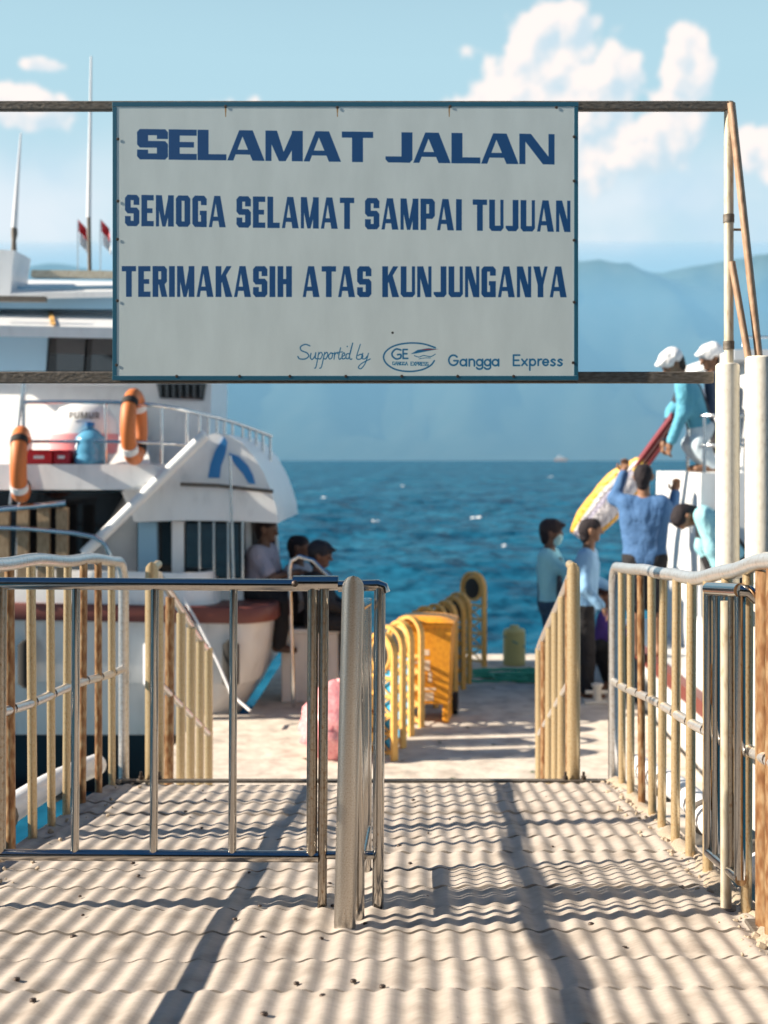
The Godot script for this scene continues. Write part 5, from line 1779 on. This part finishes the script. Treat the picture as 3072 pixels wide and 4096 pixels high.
	person("person in violet long sleeves squatting at the far pier edge", b, {"P": V.call(0.14, 0.30, 0), "C": V.call(0.02, 0.70, 0.02), "H": V.call(-0.01, 0.90, 0.05), "L": V.call(0.4, 0, -1), "F": V.call(0.6, -0.2, 0.7), "T": V.call(-0.4, 0, 0.8),
		"E": [V.call(0.18, 0.50, 0.05), V.call(-0.10, 0.48, 0.12)], "W": [V.call(0.12, 0.62, 0.22), V.call(0.06, 0.60, 0.24)], "K": [V.call(0.10, 0.48, 0.20), V.call(-0.10, 0.42, 0.24)], "A": [V.call(0.16, 0.085, 0.06), V.call(0.0, 0.085, 0.16)], "shirt": Color(0.11, 0.06, 0.34), "trousers": black, "skin": Color(0.27, 0.13, 0.085), "hair": Color(0.05, 0.018, 0.015)})
	# three seated at the ferry's stern
	b = at(560, 1300, 11.75); b.y = 0.98
	person("passenger in white T-shirt sitting on the ferry's stern rail", b, {"P": V.call(0.0, 0.08, 0), "C": V.call(0.03, 0.44, 0), "H": V.call(0.07, 0.645, 0.0), "L": V.call(0.3, 0, -1), "F": V.call(1, -0.1, 0.3), "T": V.call(1, 0, 0.2),
		"E": [V.call(0.14, 0.22, -0.2), V.call(0.14, 0.22, 0.22)], "W": [V.call(0.34, 0.24, -0.1), V.call(0.36, 0.26, 0.12)], "K": [V.call(0.30, 0.02, -0.1), V.call(0.26, -0.02, 0.12)], "A": [V.call(0.24, -0.40, -0.1), V.call(0.2, -0.42, 0.1)], "shirt": Color(0.27, 0.28, 0.37), "short_sleeve": true, "trousers": black, "skin": Color(0.10, 0.055, 0.04), "group": "people sitting at the ferry's stern"})
	b = Vector3(-1.13, 0.70, -12.05)
	person("passenger in striped grey shirt sitting in the middle of the three", b, {"P": V.call(0.0, 0.09, 0), "C": V.call(-0.02, 0.51, 0), "H": V.call(0.0, 0.73, 0.0), "L": V.call(0.3, 0, -1), "F": V.call(1, 0.05, 0.2), "T": V.call(1, 0, 0.2),
		"E": [V.call(0.08, 0.28, -0.2), V.call(0.08, 0.28, 0.22)], "W": [V.call(0.26, 0.2, -0.1), V.call(0.26, 0.2, 0.12)], "K": [V.call(0.38, 0.06, -0.1), V.call(0.38, 0.06, 0.12)], "A": [V.call(0.40, -0.36, -0.1), V.call(0.40, -0.36, 0.1)], "shirt": Color(0.30, 0.32, 0.38), "trousers": black, "skin": Color(0.12, 0.06, 0.04), "group": "people sitting at the ferry's stern"})
	b = Vector3(-0.90, 0.70, -11.72)
	person("passenger with dark cap and black jacket sitting at the right end", b, {"P": V.call(0.0, 0.09, 0), "C": V.call(-0.03, 0.47, 0), "H": V.call(0.0, 0.68, 0.0), "L": V.call(0.3, 0, -1), "F": V.call(1, -0.05, 0.25), "T": V.call(1, 0, 0.2),
		"E": [V.call(0.08, 0.26, -0.2), V.call(0.08, 0.26, 0.22)], "W": [V.call(0.26, 0.18, -0.1), V.call(0.26, 0.18, 0.12)], "K": [V.call(0.38, 0.06, -0.1), V.call(0.38, 0.06, 0.12)], "A": [V.call(0.42, -0.36, -0.1), V.call(0.42, -0.36, 0.1)], "shirt": black, "trousers": black, "cap": Color(0.02, 0.02, 0.028), "skin": Color(0.13, 0.065, 0.045), "group": "people sitting at the ferry's stern"})
	# the load: a long padded bag with boards sticking out of its mouth
	var a0 := at(1246, 1160, 12.25)
	var a1 := at(1390, 1000, 11.75)
	var a2 := at(1460, 905, 11.5)
	var bag := thing("surfboard_bag", "long yellow and white padded bag with dark red boards being lifted aboard", "bag", a0)
	var t := MB.new()
	var ax := (a1 - a0).normalized()
	var sd := ax.cross(Vector3.BACK).normalized()
	var L := a0.distance_to(a1)
	var cols := [["yellow_panel", plain(0.75, 0.42, 0.06, 0.5), 0.25, 0.80], ["white_panel", plain(0.72, 0.70, 0.74, 0.5), 0.80, 1.75], ["lilac_stripe", plain(0.52, 0.50, 0.64, 0.5), 1.75, 2.0], ["white_panel", plain(0.72, 0.70, 0.74, 0.5), 2.05, 2.3], ["yellow_panel", plain(0.75, 0.40, 0.05, 0.5), 2.3, 3.5], ["back_panel", plain(0.6, 0.5, 0.4, 0.6), 3.5, TAU + 0.25]]
	for cpart in cols:
		cpart[1].normal_enabled = true
		cpart[1].normal_texture = M.cloth.normal_texture
		cpart[1].uv1_triplanar = true
		cpart[1].uv1_scale = Vector3(2.2, 2.2, 2.2)
		t = MB.new()
		var an0: float = cpart[2]
		var an1: float = cpart[3]
		t.grid(9, 25, func(a: int, c: int) -> Vector3:
			var u := c / 24.0
			var an := PI - lerpf(an0, an1, a / 8.0)
			var hw := 0.035 + 0.155 * pow(sin(PI * clampf(u * 0.86 + 0.06, 0, 1)), 0.7)
			var wob := 1.0 + 0.05 * sin(u * 11.0 + an * 2.0) + 0.012 * sin(u * 37.0)
			return ax * (u * L) - sd * cos(an) * hw * wob + Vector3.BACK * sin(an) * hw * 0.6 * wob)
		part(cpart[0], t, cpart[1], bag)
	for k in 3:
		t = MB.new()
		var off := sd * (-0.042 + 0.042 * k) + ax * (0.03 * (k % 2))
		t.bevel((a1 + a2) / 2 - a0 + off - ax * 0.05, Vector3(a1.distance_to(a2) + 0.12, 0.034, 0.13), 0.006, Basis((a2 - a1).normalized(), -(a2 - a1).normalized().cross(Vector3.BACK).normalized(), -(a2 - a1).normalized().cross((a2 - a1).normalized().cross(Vector3.BACK).normalized()).normalized()))
		part("board_tip", t, plain(0.20, 0.02, 0.03, 0.5) if k != 1 else plain(0.08, 0.012, 0.015, 0.5), bag)
	t = MB.new()
	var m1 := a1 - a0
	t.tube([m1 - ax * 0.10, m1 - ax * 0.03, m1 + ax * 0.05], [0.085, 0.075, 0.06], 14)
	part("collar", t, plain(0.72, 0.50, 0.06, 0.6), bag)

# ------------------------------------------------------------------ far and small
func build_small() -> void:
	# the landing hall stands behind the viewer; the polished tubes mirror its dark front
	var hall := thing("landing_hall", "dark fronted landing hall with a canopy at the shore end of the gangway", "building", Vector3(0, 1.2, 8.0))
	var hb := MB.new()
	hb.bevel(Vector3(0, 1.5, 0), Vector3(12, 3.4, 6), 0.03)
	part("wall", hb, plain(0.06, 0.05, 0.042, 0.8), hall)
	hb = MB.new()
	hb.bevel(Vector3(-5.9, 1.5, -4.9), Vector3(0.2, 3.4, 4.0), 0.02)
	part("side_wall", hb, plain(0.06, 0.05, 0.042, 0.8), hall)
	hb = MB.new()
	hb.bevel(Vector3(0, 3.3, -1.6), Vector3(12.8, 0.16, 11.0), 0.03)
	part("roof", hb, plain(0.08, 0.05, 0.04, 0.8), hall)
	hb = MB.new()
	hb.bevel(Vector3(0, -0.06, -4.9), Vector3(11.6, 0.1, 4.2), 0.02)
	part("floor", hb, plain(0.10, 0.085, 0.07, 0.8), hall)
	for x in [-3.6, 0.0, 3.6]:
		hb = MB.new()
		hb.bevel(Vector3(x, 1.05, -3.02), Vector3(2.0, 2.1, 0.06), 0.01)
		part("door", hb, M.glass, hall)
	var d := 2600.0
	var c := at(1212, 990, d)
	var s := thing("ship", "tiny orange and white ship on the horizon", "ship", Vector3(c.x, SEA, -d))
	var t := MB.new()
	t.prism(PackedVector2Array([Vector2(-13, 0), Vector2(12, 0), Vector2(15, 5), Vector2(-14, 4.4)]), 3.5, -3.5)
	part("hull", t, plain(0.75, 0.42, 0.28, 0.5), s)
	t = MB.new()
	t.bevel(Vector3(-1, 7.0, 0), Vector3(14, 5, 5.5), 0.3)
	t.bevel(Vector3(-4, 10.8, 0), Vector3(6, 2.6, 4.5), 0.3)
	part("superstructure", t, M.white, s)
	# breaking crests
	var foam := plain(0.80, 0.82, 0.84, 0.8)
	for q in [[805, 1127, 34], [1035, 1119, 40], [1190, 1030, 12], [640, 1108, 14], [700, 1075, 12], [930, 1215, 16], [1120, 1258, 18], [870, 1050, 10], [980, 1062, 12], [760, 1240, 14], [1090, 1180, 12]]:
		var dd: float = (EYE - SEA - 0.06) * 2670.0 / (q[1] - 993.0)
		var p := at(q[0], q[1], dd)
		var o := thing("whitecap", ["larger whitecap on the sea, above the litter bin to the left", "larger whitecap on the sea, above the farthest barrier"][[805, 1035].find(q[0])] if q[0] in [805, 1035] else "tiny white breaking crest on the open sea", "whitecap", p, "whitecaps on the bay")
		t = MB.new()
		var w: float = q[2] * dd / 2670.0 / 2.0
		t.grid(13, 6, func(a: int, b: int) -> Vector3:
			var u := a / 6.0 - 1.0
			var v := b / 5.0
			var e := sqrt(maxf(0.0, 1.0 - u * u))
			return Vector3(u * w, 0.06 * e * sin(v * PI) + 0.03 * sin(u * 9.0 + v * 3.0) * e, (0.5 - v) * w * 0.8 * e + 0.1 * w * sin(u * 5.0)))
		part("foam", t, foam, o)
